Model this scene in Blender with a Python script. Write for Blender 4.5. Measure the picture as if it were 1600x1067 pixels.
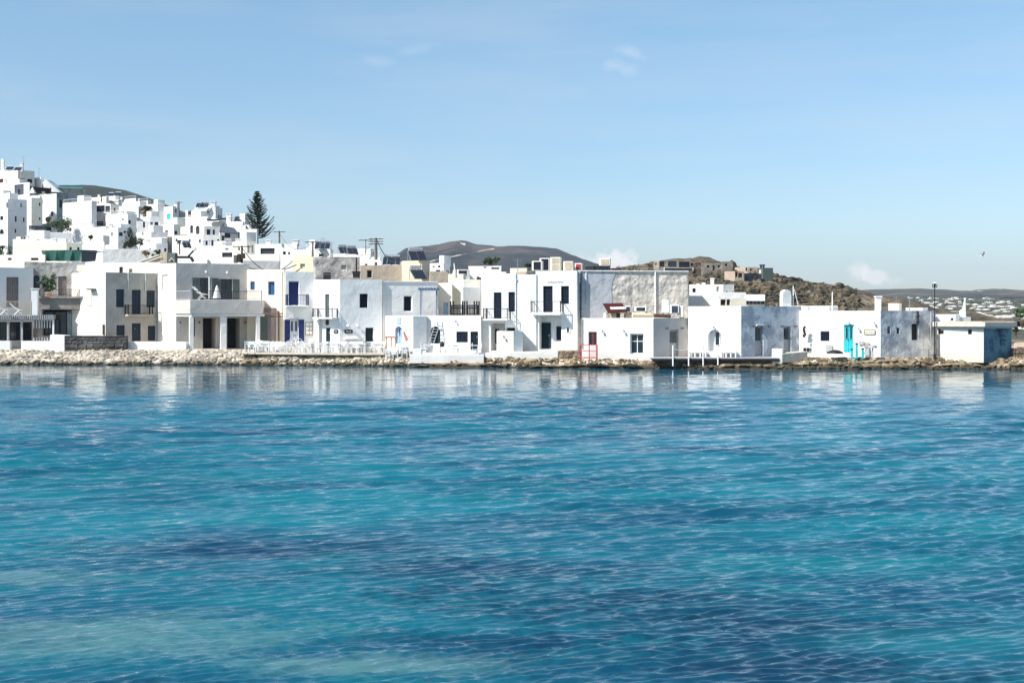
import bpy, bmesh, math, random
import numpy as np
from mathutils import Vector, Matrix, noise
R = math.radians
rnd = random.Random(7)
S = bpy.context.scene
for o in list(bpy.data.objects): bpy.data.objects.remove(o)
COL = S.collection

# ------------------------------------------------------------------ camera, sky, sun, exposure
EYE, F, HOR = 4.4, 2000.0, 487.0           # eye height (m), focal length and horizon row in photo pixels
cam = bpy.data.cameras.new('camera'); camo = bpy.data.objects.new('camera', cam); COL.objects.link(camo)
camo.location = (0, 0, EYE); camo.rotation_euler = (R(90), 0, 0)
cam.sensor_width = 36; cam.lens = 36*F/1600; cam.shift_y = -(533.5-HOR)/1600
cam.clip_start = 0.5; cam.clip_end = 60000
S.camera = camo
TH, EL = R(33), R(43)
SUN = Vector((-math.cos(TH)*math.cos(EL), -math.sin(TH)*math.cos(EL), math.sin(EL)))
w = bpy.data.worlds.new('World'); S.world = w; w.use_nodes = True
nt = w.node_tree; nt.nodes.clear()
sky = nt.nodes.new('ShaderNodeTexSky'); sky.sky_type = 'NISHITA'; sky.sun_disc = False
sky.sun_elevation = EL; sky.sun_rotation = math.atan2(SUN.x, SUN.y)
sky.altitude = 0; sky.air_density = 1.0; sky.dust_density = 0.25; sky.ozone_density = 4.5
bg = nt.nodes.new('ShaderNodeBackground'); bg.inputs[1].default_value = 0.105
wo = nt.nodes.new('ShaderNodeOutputWorld')
def sky_clouds():
    # small cumulus puffs far out over the sea, as part of the sky
    N = nt.nodes.new; Lk = nt.links.new
    tc = N('ShaderNodeTexCoord'); sp = N('ShaderNodeSeparateXYZ'); Lk(tc.outputs['Generated'], sp.inputs[0])
    def M_(op, a, b=None, c=None):
        x = N('ShaderNodeMath'); x.operation = op
        for i, v in enumerate((a, b, c)):
            if v is None: continue
            if isinstance(v, (int, float)): x.inputs[i].default_value = v
            else: Lk(v, x.inputs[i])
        return x.outputs[0]
    yy = M_('MAXIMUM', sp.outputs[1], .05); u = M_('DIVIDE', sp.outputs[0], yy); v = M_('DIVIDE', sp.outputs[2], yy)
    cb = N('ShaderNodeCombineXYZ'); Lk(u, cb.inputs[0]); Lk(v, cb.inputs[1])
    nz = N('ShaderNodeTexNoise'); Lk(cb.outputs[0], nz.inputs['Vector']); nz.inputs['Scale'].default_value = 95; nz.inputs['Detail'].default_value = 6; nz.inputs['Roughness'].default_value = .6
    nz2 = N('ShaderNodeTexNoise'); Lk(cb.outputs[0], nz2.inputs['Vector']); nz2.inputs['Scale'].default_value = 6; nz2.inputs['Detail'].default_value = 5
    # elevation tint dims the sky low over the horizon, the same all round
    el = N('ShaderNodeValToRGB'); Lk(sp.outputs[2], el.inputs[0]); e = el.color_ramp.elements
    e[0].position = 0; e[0].color = (.62,.66,.79,1); e[1].position = .30; e[1].color = (1.16,1.20,1.04,1); k = e.new(.07); k.color = (.88,.90,.92,1)
    mu = N('ShaderNodeMix'); mu.data_type = 'RGBA'; mu.blend_type = 'MULTIPLY'; mu.inputs[0].default_value = 1; Lk(sky.outputs[0], mu.inputs[6]); Lk(el.outputs[0], mu.inputs[7])
    cur = mu.outputs[2]
    def blend(mask, col):
        global_mix = N('ShaderNodeMix'); global_mix.data_type = 'RGBA'; Lk(mask, global_mix.inputs[0]); Lk(cur, global_mix.inputs[6]); global_mix.inputs[7].default_value = (*col, 1); return global_mix.outputs[2]
    # thin high veil, streaked
    mp = N('ShaderNodeMapping'); Lk(tc.outputs['Generated'], mp.inputs[0]); mp.inputs['Scale'].default_value = (1.2, 1.2, 9); mp.inputs['Rotation'].default_value = (.03, .05, 0)
    nv = N('ShaderNodeTexNoise'); Lk(mp.outputs[0], nv.inputs['Vector']); nv.inputs['Scale'].default_value = 2.6; nv.inputs['Detail'].default_value = 7; nv.inputs['Roughness'].default_value = .62
    cv = N('ShaderNodeClamp'); Lk(M_('MULTIPLY', M_('SUBTRACT', nv.outputs[0], .40), 2.2), cv.inputs[0])
    cur = blend(M_('MULTIPLY', cv.outputs[0], .26), (5.4, 5.5, 5.6))
    for px, py, rx, ry, tilt, amt, k in ((966,414,36,20,.1,.85,2.6), (1340,424,14,13,0,.5,1.8), (1366,432,25,12,.35,.62,2.4), (1402,439,11,6,0,.22,1.5), (906,410,22,14,0,.18,1.4),
                                  (983,82,20,9,.3,.17,2.8), (962,104,22,9,0,.16,2.8), (985,112,14,10,0,.14,2), (590,95,28,9,.1,.10,1.5), (650,78,34,9,-.2,.10,1.5)):
        u0, v0 = (px-800)/F, (HOR-py)/F; du = M_('SUBTRACT', u, u0); dv = M_('SUBTRACT', v, v0); c, s = math.cos(tilt), math.sin(tilt)
        a = M_('DIVIDE', M_('SUBTRACT', M_('MULTIPLY', du, c), M_('MULTIPLY', dv, s)), rx/F); b = M_('DIVIDE', M_('ADD', M_('MULTIPLY', dv, c), M_('MULTIPLY', du, s)), ry/F)
        r = M_('SQRT', M_('ADD', M_('MULTIPLY', a, a), M_('MULTIPLY', b, b)))
        m = M_('SUBTRACT', 1.25, M_('ADD', r, M_('MULTIPLY', M_('SUBTRACT', nz.outputs[0], .5), k))); m = M_('MULTIPLY', m, 1.6 if py > 300 else .9)
        cl = N('ShaderNodeClamp'); Lk(m, cl.inputs[0]); m = M_('MULTIPLY', M_('MULTIPLY', cl.outputs[0], amt), M_('GREATER_THAN', sp.outputs[1], .06))
        cur = blend(m, (7.4, 7.2, 7.2))
    return cur
cur_sky = sky_clouds()
nt.links.new(cur_sky, bg.inputs[0]); nt.links.new(bg.outputs[0], wo.inputs[0])
sl = bpy.data.lights.new('sun', 'SUN'); sl.energy = 4.8; sl.angle = R(0.5); sl.color = (1.0, 0.955, 0.88)
so = bpy.data.objects.new('sun', sl); COL.objects.link(so)
so.rotation_euler = SUN.to_track_quat('Z', 'Y').to_euler()
S.view_settings.view_transform = 'Standard'; S.view_settings.look = 'None'
S.view_settings.gamma = 1; S.view_settings.exposure = 0.55; S.view_settings.use_curve_mapping = False

# ------------------------------------------------------------------ helpers
def P(px, py, D): return Vector(((px-800)*D/F, D, EYE-(py-HOR)*D/F))
def X(px, D): return (px-800)*D/F
def Z(py, D): return EYE-(py-HOR)*D/F
def interp(t, xs, ys): return float(np.interp(t, xs, ys))
def link(o, parent=None):
    COL.objects.link(o)
    if parent is not None: o.parent = parent
    return o
def tag(o, label=None, cat=None, group=None, kind=None):
    if label: o['label'] = label
    if cat: o['category'] = cat
    if group: o['group'] = group
    if kind: o['kind'] = kind
    return o
def thing(name, label, cat, loc, group=None, rz=0):
    o = bpy.data.objects.new(name, None); link(o); o.location = loc; o.rotation_euler = (0, 0, rz)
    o.empty_display_size = .3
    return tag(o, label, cat, group)
def origin(parent):
    v = Vector((0, 0, 0)); p = parent
    while p is not None: v = v+Vector(p.location); p = p.parent
    return v
class MB:
    def __init__(s): s.v = []; s.f = []
    def quad(s, *p):
        n = len(s.v); s.v += [tuple(q) for q in p]; s.f.append(tuple(range(n, n+len(p))))
    def hexa(s, c):                 # 8 corners: bottom ring 0-3 (ccw from above), top ring 4-7
        n = len(s.v); s.v += [tuple(q) for q in c]
        for f in ((3,2,1,0),(4,5,6,7),(0,1,5,4),(1,2,6,5),(2,3,7,6),(3,0,4,7)): s.f.append(tuple(n+i for i in f))
    def box(s, x0, x1, y0, y1, z0, z1):
        s.hexa([(x0,y0,z0),(x1,y0,z0),(x1,y1,z0),(x0,y1,z0),(x0,y0,z1),(x1,y0,z1),(x1,y1,z1),(x0,y1,z1)])
    def fbox(s, fr, u0, u1, o0, o1, z0, z1):      # box in a wall's frame: along, outward, up
        if o0 > o1: o0, o1 = o1, o0
        g = lambda u, o, z: fr.pt(u, z, o)
        s.hexa([g(u0,o1,z0), g(u1,o1,z0), g(u1,o0,z0), g(u0,o0,z0), g(u0,o1,z1), g(u1,o1,z1), g(u1,o0,z1), g(u0,o0,z1)])
    def tube(s, a, b, r0, r1=None, n=6):
        a, b = Vector(a), Vector(b); r1 = r0 if r1 is None else r1
        d = (b-a).normalized(); t = d.orthogonal().normalized(); q = d.cross(t); k = len(s.v)
        for i in range(n):
            c, e = math.cos(2*math.pi*i/n), math.sin(2*math.pi*i/n)
            s.v.append(tuple(a+(t*c+q*e)*r0)); s.v.append(tuple(b+(t*c+q*e)*r1))
        for i in range(n):
            j = (i+1) % n; s.f.append((k+2*i, k+2*j, k+2*j+1, k+2*i+1))
        s.f.append(tuple(k+2*i for i in reversed(range(n)))); s.f.append(tuple(k+2*i+1 for i in range(n)))
    def prism(s, pts, z0, z1):      # pts ccw from above
        n = len(pts); k = len(s.v)
        s.v += [(p[0], p[1], z0) for p in pts]+[(p[0], p[1], z1) for p in pts]
        for i in range(n):
            j = (i+1) % n; s.f.append((k+i, k+j, k+n+j, k+n+i))
        s.f.append(tuple(k+i for i in reversed(range(n)))); s.f.append(tuple(k+n+i for i in range(n)))
    def mesh(s, name, mat, off=Vector((0,0,0)), smooth=False):
        me = bpy.data.meshes.new(name)
        me.from_pydata([(x-off.x, y-off.y, z-off.z) for x, y, z in s.v], [], s.f)
        me.materials.append(mat)
        if smooth: me.polygons.foreach_set('use_smooth', [True]*len(me.polygons))
        me.update(); return me
    def build(s, name, mat, parent=None, smooth=False, bevel=0, weld=False):
        me = s.mesh(name, mat, origin(parent), smooth)
        if weld:
            bm = bmesh.new(); bm.from_mesh(me); bmesh.ops.remove_doubles(bm, verts=bm.verts, dist=.002)
            bmesh.ops.recalc_face_normals(bm, faces=bm.faces); bm.to_mesh(me); bm.free()
        o = bpy.data.objects.new(name, me); link(o, parent)
        if bevel:
            m = o.modifiers.new('bevel', 'BEVEL'); m.width = bevel; m.segments = 2; m.limit_method = 'ANGLE'; m.angle_limit = R(40)
        return o
def copy_tree(o, parent=None):
    c = o.copy(); COL.objects.link(c); c.parent = parent
    for ch in o.children: copy_tree(ch, c)
    return c

# ------------------------------------------------------------------ materials
MT = {}
class NG:
    def __init__(s, name):
        s.m = bpy.data.materials.new(name); s.m.use_nodes = True; s.t = s.m.node_tree
        s.b = s.t.nodes['Principled BSDF']; s.out = s.t.nodes['Material Output']
    def n(s, t, **k):
        x = s.t.nodes.new('ShaderNode'+t)
        for a, v in k.items(): setattr(x, a, v)
        return x
    def l(s, a, b): s.t.links.new(a, b)
    def coord(s, scale=(1,1,1), rot=(0,0,0)):
        g = s.n('NewGeometry'); mp = s.n('Mapping'); s.l(g.outputs['Position'], mp.inputs[0])
        mp.inputs['Scale'].default_value = scale; mp.inputs['Rotation'].default_value = rot; return mp.outputs[0]
    def noise(s, c, sc, det=4, ro=.55, dist=0):
        x = s.n('TexNoise'); s.l(c, x.inputs['Vector']); x.inputs['Scale'].default_value = sc
        x.inputs['Detail'].default_value = det; x.inputs['Roughness'].default_value = ro; x.inputs['Distortion'].default_value = dist
        return x.outputs[0]
    def ramp(s, f, *st):
        r = s.n('ValToRGB'); s.l(f, r.inputs[0]); e = r.color_ramp.elements
        while len(e) < len(st): e.new(.5)
        for i, (p, c) in enumerate(st):
            e[i].position = p; e[i].color = (c, c, c, 1) if isinstance(c, (int, float)) else (*c, 1)
        return r.outputs[0]
    def mix(s, f, a, b, mode='MIX'):
        x = s.n('Mix', data_type='RGBA', blend_type=mode); 
        for v, i in ((f, 0), (a, 6), (b, 7)):
            if isinstance(v, (int, float)): x.inputs[i].default_value = v if i == 0 else (v, v, v, 1)
            elif isinstance(v, tuple): x.inputs[i].default_value = (*v, 1)
            else: s.l(v, x.inputs[i])
        return x.outputs[2]
    def math(s, op, a, b=None):
        x = s.n('Math', operation=op)
        for v, i in ((a, 0), (b, 1)):
            if v is None: continue
            if isinstance(v, (int, float)): x.inputs[i].default_value = v
            else: s.l(v, x.inputs[i])
        return x.outputs[0]
    def bump(s, h, st, dist=.1, prev=None):
        b = s.n('Bump'); s.l(h, b.inputs['Height']); b.inputs['Strength'].default_value = st; b.inputs['Distance'].default_value = dist
        if prev is not None: s.l(prev, b.inputs['Normal'])
        return b.outputs[0]
    def fin(s, col, rough=.85, nrm=None, **k):
        if isinstance(col, tuple): s.b.inputs['Base Color'].default_value = (*col, 1)
        else: s.l(col, s.b.inputs['Base Color'])
        s.b.inputs['Roughness'].default_value = rough
        if nrm is not None: s.l(nrm, s.b.inputs['Normal'])
        for a, v in k.items(): s.b.inputs[a.replace('_', ' ')].default_value = v
        return s.m
def plaster(key, col, stain, amt=.5, sc=.35, bump=.25, lo=.45, hi=.75, rough_sc=6, cracks=0):
    g = NG(key); c = g.coord(); n1 = g.noise(c, sc, 6, .65); st = g.noise(g.coord((2.2, 2.2, .28)), .9, 4, .6)
    f = g.math('MULTIPLY', g.ramp(n1, (lo, 0.), (hi, 1.)), amt)
    f2 = g.math('MULTIPLY', g.ramp(st, (.55, 0.), (.8, 1.)), amt*.6)
    fine = g.noise(c, 14, 3, .6)
    x = g.mix(f, col, stain); x = g.mix(f2, x, tuple(v*.8 for v in stain))
    x = g.mix(.12, x, g.ramp(fine, (.3, .35), (.7, 1.)), 'MULTIPLY')
    sz = g.n('SeparateXYZ'); g.l(c, sz.inputs[0])      # damp, salt-stained foot of the waterfront walls
    hh = g.math('ADD', sz.outputs[2], g.math('MULTIPLY', g.noise(c, .8, 5, .7), 1.6)); x = g.mix(g.ramp(g.math('MULTIPLY', hh, .25), (.40, .42), (.56, 0.)), x, tuple(v*.75 for v in stain))
    b1 = g.bump(g.noise(c, rough_sc, 5, .6), bump, .06); b2 = g.bump(g.noise(c, 1.1, 2, .5), bump, .22, b1)
    MT[key] = g.fin(x, .9, b2, Specular_IOR_Level=.15); return MT[key]
def plain(key, col, rough=.6, var=.15, sc=5, metal=0, spec=.4):
    g = NG(key); n = g.noise(g.coord((1, 1, .4)), sc, 4, .6)
    a = tuple(v*(1-var) for v in col); b = tuple(min(1, v*(1+var)) for v in col)
    MT[key] = g.fin(g.ramp(n, (.3, a), (.7, b)), rough, None, Metallic=metal, Specular_IOR_Level=spec); return MT[key]
plaster('white', (.80,.80,.79), (.60,.57,.52), .45, .5, .3, .5, .72)
plaster('shade_grey', (.56,.53,.50), (.40,.37,.34), .5, .4, .3)  # plaster greyed to carry the shade of sunless sides, stains on top
plaster('white_worn', (.77,.77,.76), (.50,.48,.45), .6, .5, .5)
plaster('patchy_shade_tint', (.62,.65,.69), (.30,.34,.40), .75, .55, .7, .48, .56)  # peeling patches on a white base tinted blue-grey for shade
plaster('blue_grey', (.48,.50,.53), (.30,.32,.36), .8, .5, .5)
plaster('cream', (.80,.74,.62), (.62,.54,.42), .4, .35)
plaster('cream_pale', (.80,.77,.68), (.62,.56,.47), .4, .35)
plaster('yellow', (.78,.68,.50), (.60,.50,.38), .5, .5)
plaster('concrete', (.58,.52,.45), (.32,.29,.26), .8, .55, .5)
plaster('concrete_brown', (.34,.30,.26), (.20,.18,.16), .7, .7, .5)
plaster('weathered', (.52,.50,.47), (.22,.22,.22), .85, .8, .9, .42, .6)
plaster('rough_stone', (.66,.61,.54), (.36,.34,.33), .75, 1.6, 1.6, .40, .62, 3.2)
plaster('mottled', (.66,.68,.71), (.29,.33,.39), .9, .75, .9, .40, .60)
plaster('tan', (.48,.41,.33), (.35,.30,.25), .5, .5, .5)
plaster('ochre_stone', (.36,.32,.26), (.18,.17,.15), .8, .6, 1.0, .4, .6, 2)
plaster('pink_stone', (.52,.41,.33), (.40,.31,.25), .6, .5, .5)
plaster('hut_blue', (.15,.27,.33), (.02,.05,.10), .95, .55, .4, .45, .62)
plaster('slab', (.68,.62,.52), (.45,.40,.34), .5, .8, .4)
plain('navy', (.006,.012,.028), .6, spec=.2); plain('blue', (.008,.020,.12), .5); plain('mid_blue', (.02,.09,.26), .45)
plain('slate_blue', (.022,.036,.06), .6); plain('teal_dark', (.008,.026,.035), .6, spec=.2); plain('turquoise', (.02,.56,.60), .45)
plain('teal', (.03,.36,.36), .5); plain('pale_blue', (.36,.52,.74), .6); plain('red', (.34,.035,.03), .6)
plain('rose', (.62,.19,.16), .6); plain('dark_red', (.075,.022,.020), .7, spec=.1); plain('brown', (.10,.055,.03), .7)
plain('dark_wood', (.035,.025,.022), .7); plain('taupe', (.21,.18,.18), .8); plain('grey_green', (.10,.125,.115), .7)
plain('black', (.012,.012,.016), .6); plain('iron', (.05,.05,.055), .5); plain('galv', (.32,.33,.35), .45, metal=.6)
plain('white_paint', (.80,.80,.80), .5, .04); plain('grey_paint', (.42,.42,.44), .6); plain('cloth', (.80,.79,.77), .9, .05)
plain('awning', (.80,.72,.58), .9, .06); plain('tarp_green', (.015,.085,.07), .6, .35, 1.2); plain('tarp_navy', (.012,.03,.06), .6, .3)
plain('khaki', (.42,.37,.27), .7); plain('steel_tank', (.55,.57,.6), .3, metal=.7); plain('solar', (.02,.025,.04), .15, .2)
plain('orange_clay', (.50,.24,.12), .8); plain('bark', (.10,.075,.055), .9, .4); plain('bark_grey', (.16,.14,.12), .9, .4)
plain('needle', (.020,.045,.022), .8, .6, 3); plain('leaf', (.035,.070,.025), .7, .6, 3); plain('palm_leaf', (.06,.075,.028), .6, .5, 3)
plain('dry_frond', (.25,.17,.08), .8, .4); plain('scrub', (.035,.05,.022), .9, .6, .3); plain('shade_net', (.07,.08,.11), .8)
plain('feather', (.75,.75,.76), .8); plain('curtain', (.30,.38,.34), .9); plain('grey_wing', (.25,.26,.28), .8)
g = NG('glass'); MT['glass'] = g.fin((.015, .025, .035), .06, None, Specular_IOR_Level=.6)
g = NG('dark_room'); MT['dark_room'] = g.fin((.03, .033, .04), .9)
def rockmat(key, a, b, c, sc=1.2, wet=True):
    g = NG(key); co = g.coord(); n = g.noise(co, sc, 6, .7); x = g.ramp(n, (.3, a), (.52, b), (.72, c)); x = g.mix(.75, x, g.ramp(g.noise(co, .45, 3, .6), (.38, .38), (.62, 1.)), 'MULTIPLY'); x = g.mix(g.ramp(g.noise(co, 2.4, 2), (.55, 0.), (.62, .5)), x, tuple(v*.45 for v in a))
    if wet:
        sp = g.n('SeparateXYZ'); g.l(co, sp.inputs[0])
        h = g.math('ADD', sp.outputs[2], g.math('MULTIPLY', g.noise(co, .9, 3), .35))
        x = g.mix(g.ramp(h, (.32, 0.), (.60, 1.)), (.045,.036,.020), x)      # algae and wet band at the tide line
    MT[key] = g.fin(x, .9, g.bump(g.noise(co, 5, 5, .7), .8, .12)); return MT[key]
rockmat('rock_pale', (.42,.34,.26), (.60,.54,.44), (.74,.70,.62))
rockmat('rock_brown', (.13,.10,.06), (.34,.26,.16), (.55,.46,.33), .9)
rockmat('rock_dark', (.04,.04,.045), (.10,.10,.105), (.2,.19,.18), .9)
rockmat('ground_mat', (.40,.33,.25), (.58,.52,.43), (.68,.63,.55), .5)
# ------------------------------------------------------------------ shoreline and ground heights
SHP = [-900, -200, 0, 380, 600, 900, 1100, 1600, 1900, 2600]
SHD = [112, 107, 106, 105, 102.3, 100.2, 98, 98, 98, 99]
def shore(px): return interp(px, SHP, SHD)
def bank(px): return interp(px, [0, 380, 430, 600, 1600], [2.8, 2.6, 1.3, 1.2, 1.1])
def plateau(px): return interp(px, [0, 380, 480, 700, 1000, 1600], [1.2, 1.18, .95, .88, .80, .78])
def hillA(px): return interp(px, [-400, 100, 200, 300, 450, 600, 800, 950], [1.05, 1, .95, .84, .62, .32, .12, 0])
def height(x, y):
    px = 800+x*F/y; d = y-shore(px)
    if d < 0: z = max(-3, d*.8)
    else: z = plateau(px)*min(1, (d/bank(px)))**.8
    if y > 118: z += interp(y, [118, 240, 400, 800, 1500, 3000, 5000], [0, -.25, .7, 4.2, 17, 48, 60])
    if y > 122: z += hillA(px)*interp(y, [122, 160, 220, 280, 330, 400, 900, 5000], [0, 3.5, 8, 13, 21, 27, 30, 10])
    return z
def gz(px, D): return height(X(px, D), D)
def gridmesh(name, xs, ys, hf, mat, smooth=True):       # xs(t, y) lateral rule
    V = []; Fc = []
    n = len(xs)
    for y in ys:
        for t in xs: V.append((t*y, y, hf(t*y, y)))
    for j in range(len(ys)-1):
        for i in range(n-1): Fc.append((j*n+i, j*n+i+1, (j+1)*n+i+1, (j+1)*n+i))
    me = bpy.data.meshes.new(name); me.from_pydata(V, [], Fc); me.materials.append(mat)
    if smooth: me.polygons.foreach_set('use_smooth', [True]*len(Fc))
    return link(bpy.data.objects.new(name, me))
# far country material: scrub, dry fields, terraces
g = NG('country'); co = g.coord(); n1 = g.noise(co, .012, 5, .6); n2 = g.noise(g.coord((.35, 1, 1)), .035, 4, .65, .6)
base = g.ramp(n2, (.36, (.026,.038,.026)), (.50, (.075,.068,.045)), (.60, (.20,.155,.10)), (.72, (.34,.27,.18)))
base = g.mix(g.ramp(n1, (.45, 0.), (.6, .8)), base, (.045,.052,.035))
speck = g.noise(co, .22, 3, .7)
base = g.mix(g.ramp(speck, (.5, 0.), (.58, .75)), base, (.028,.038,.022))
flat = g.n('SeparateXYZ'); g.l(co, flat.inputs[0])
near = g.ramp(g.math('MULTIPLY', flat.outputs[1], .001), (.118, 0.), (.15, 1.))
gm = g.mix(near, g.ramp(g.noise(co, .6, 5, .7), (.3, (.46,.40,.32)), (.7, (.66,.60,.50))), base)
wet = g.math('ADD', flat.outputs[2], g.math('MULTIPLY', g.noise(co, .9, 3), .35))
gm = g.mix(g.ramp(wet, (.25, 0.), (.5, 1.)), (.03,.028,.018), gm)
MT['country'] = g.fin(gm, .95, g.bump(g.noise(co, 3, 4, .7), .5, .1))
ys = list(np.arange(96, 125, .45))+list(np.geomspace(125, 5200, 150))
tag(gridmesh('ground', np.linspace(-.85, .85, 320), ys, height, MT['country']), kind='structure')

def ridge(name, sky, D, Lf, Lb, mat, amp, fs, z_foot, nx=260, ny=60, pw=.9):
    pxs = [p[0] for p in sky]; pys = [p[1] for p in sky]
    x0, x1 = X(pxs[0], D), X(pxs[-1], D)
    V = []; Fc = []
    for j in range(ny):
        t = j/(ny-1)
        for i in range(nx):
            x = x0+(x1-x0)*i/(nx-1); px = 800+x*F/D; zr = Z(interp(px, pxs, pys), D)
            if t < .7: s = t/.7; y = D-Lf*(1-s); pr = math.sin(s*math.pi/2)**pw
            else: s = (t-.7)/.3; y = D+Lb*s; pr = 1-s*s*.6
            e = min(1, min(i, nx-1-i)/12)
            z = z_foot+(zr-z_foot)*pr
            n = noise.fractal(Vector((x, y, 3.3))*fs, 1.0, 2.1, 6)
            z += amp*n*(.25+.75*abs(1-t/.7) if t < .7 else .25)
            V.append((x, y, z))
    for j in range(ny-1):
        for i in range(nx-1): Fc.append((j*nx+i, j*nx+i+1, (j+1)*nx+i+1, (j+1)*nx+i))
    me = bpy.data.meshes.new(name); me.from_pydata(V, [], Fc); me.materials.append(mat)
    me.polygons.foreach_set('use_smooth', [True]*len(Fc))
    return tag(link(bpy.data.objects.new(name, me)), kind='structure')
g = NG('dark_hill'); co = g.coord(); n = g.noise(co, .012, 7, .7); m = g.noise(co, .12, 3, .7)
x = g.ramp(n, (.38, (.016,.024,.015)), (.52, (.034,.038,.024)), (.70, (.08,.065,.045)))
x = g.mix(g.ramp(m, (.5, 0.), (.62, .7)), x, (.02,.028,.016)); MT['dark_hill'] = g.fin(x, .95)
g = NG('mountain_mat'); co = g.coord(); n = g.noise(co, .004, 7, .7); m = g.noise(g.coord((.4, 1, 1)), .03, 4, .7)
n = g.math('ADD', g.math('MULTIPLY', n, .5), g.math('MULTIPLY', g.noise(g.coord((.5,1,1.6)), .016, 6, .7), .5)); x = g.ramp(n, (.45, (.006,.009,.013)), (.52, (.018,.018,.020)), (.60, (.085,.062,.05)))
x = g.mix(g.ramp(m, (.52, 0.), (.64, .8)), x, (.02,.026,.022)); MT['mountain_mat'] = g.fin(x, .95)
ridge('hill', [(20,325),(70,311),(110,303),(130,297),(165,293),(190,296),(225,308),(260,322),(296,336),(330,356),(360,376),(420,410),(640,450)],
      1200, 420, 300, MT['dark_hill'], 10, .01, 10)
mt = ridge('mountain', [(540,445),(615,425),(636,402),(652,391),(668,388),(695,386),(712,381),(722,379),(730,381),(745,387),(790,389),(820,388),(850,389),(865,391),(880,397),(905,408),(940,421),(1000,440),(1080,470)],
      2800, 900, 700, MT['mountain_mat'], 26, .004, 14)
# pale track climbing the mountain
mb = MB(); prev = None
deps = bpy.context.evaluated_depsgraph_get()
def ray_hit(ob, px, py):
    d = Vector(((px-800)/F, 1, -(py-HOR)/F)).normalized()
    ok, loc, nn, _ = ob.ray_cast(Vector((0, 0, EYE)), d)
    return loc if ok else None
bpy.context.view_layer.update()
pts = [(670,411),(685,407),(700,404),(715,401),(730,398),(745,395),(760,392),(775,390)]
L = []
for a, b in zip(pts, pts[1:]):
    for k in range(6):
        t = k/6; h = ray_hit(mt, a[0]+(b[0]-a[0])*t, a[1]+(b[1]-a[1])*t)
        if h: L.append(h)
for a, b in zip(L, L[1:]):
    if (b-a).length < 260: mb.quad(a+Vector((0,-3,.5)), b+Vector((0,-3,.5)), b+Vector((0,3,3.2)), a+Vector((0,3,3.2)))
plain('track_dust', (.42,.36,.30), .95)
tag(mb.build('path', MT['track_dust']), kind='structure')
# little chapel on the summit
def chapel():
    p = ray_hit(mt, 724, 382) or P(724, 382, 2800)
    t = thing('chapel', 'tiny white chapel on the summit of the far mountain', 'chapel', p)
    m = MB(); m.box(p.x-4, p.x+4, p.y-5, p.y+5, p.z-4, p.z+2.2); m.build('wall', MT['white'], t)
    m = MB(); m.box(p.x-5.5, p.x-4.1, p.y-1, p.y+2, p.z-4, p.z+3.5); m.build('bell_tower', MT['white'], t)
chapel()
g = NG('rocky'); co = g.coord(); n = g.noise(co, .09, 6, .7); v = g.n('TexVoronoi'); g.l(co, v.inputs[0]); v.inputs['Scale'].default_value = .42
x = g.ramp(n, (.34, (.028,.028,.018)), (.46, (.085,.062,.036)), (.58, (.16,.12,.075)), (.74, (.28,.22,.155)))
x = g.mix(g.ramp(g.noise(co, .45, 4, .7), (.5, 0.), (.57, .85)), x, (.035,.035,.025))
MT['rocky'] = g.fin(x, .95, g.bump(v.outputs[0], 1., .8))
rk = ridge('rocky_hill', [(900,440),(930,428),(960,422),(1000,415),(1030,410),(1060,406),(1072,404),(1088,407),(1110,415),(1150,427),(1200,438),(1240,445),(1262,451),(1280,460),(1300,470),(1322,480),(1345,492),(1370,505)],
      460, 150, 60, MT['rocky'], 3.4, .07, 1, 380, 110)
g = NG('far_ridge_mat'); co = g.coord(); n = g.noise(g.coord((.5,1,1)), .006, 6, .7)
x = g.ramp(n, (.40, (.024,.034,.034)), (.55, (.07,.065,.05)), (.68, (.20,.15,.10))); MT['far_ridge_mat'] = g.fin(x, .95)
ridge('ridge', [(1180,480),(1240,466),(1290,459),(1320,456),(1345,454),(1385,453),(1420,455),(1445,458),(1470,460),(1500,461),(1560,470),(1640,480)],
      2600, 900, 400, MT['far_ridge_mat'], 9, .006, 20)
ridge('ridge', [(1380,470),(1430,464),(1480,459),(1510,455),(1535,452),(1560,454),(1600,455),(1640,452),(1700,449),(1800,455)],
      3300, 700, 300, MT['country'], 10, .006, 30)
# tan field patch on the ridge
plain('dry_field', (.40,.32,.22), .95, .2, .02)

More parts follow.
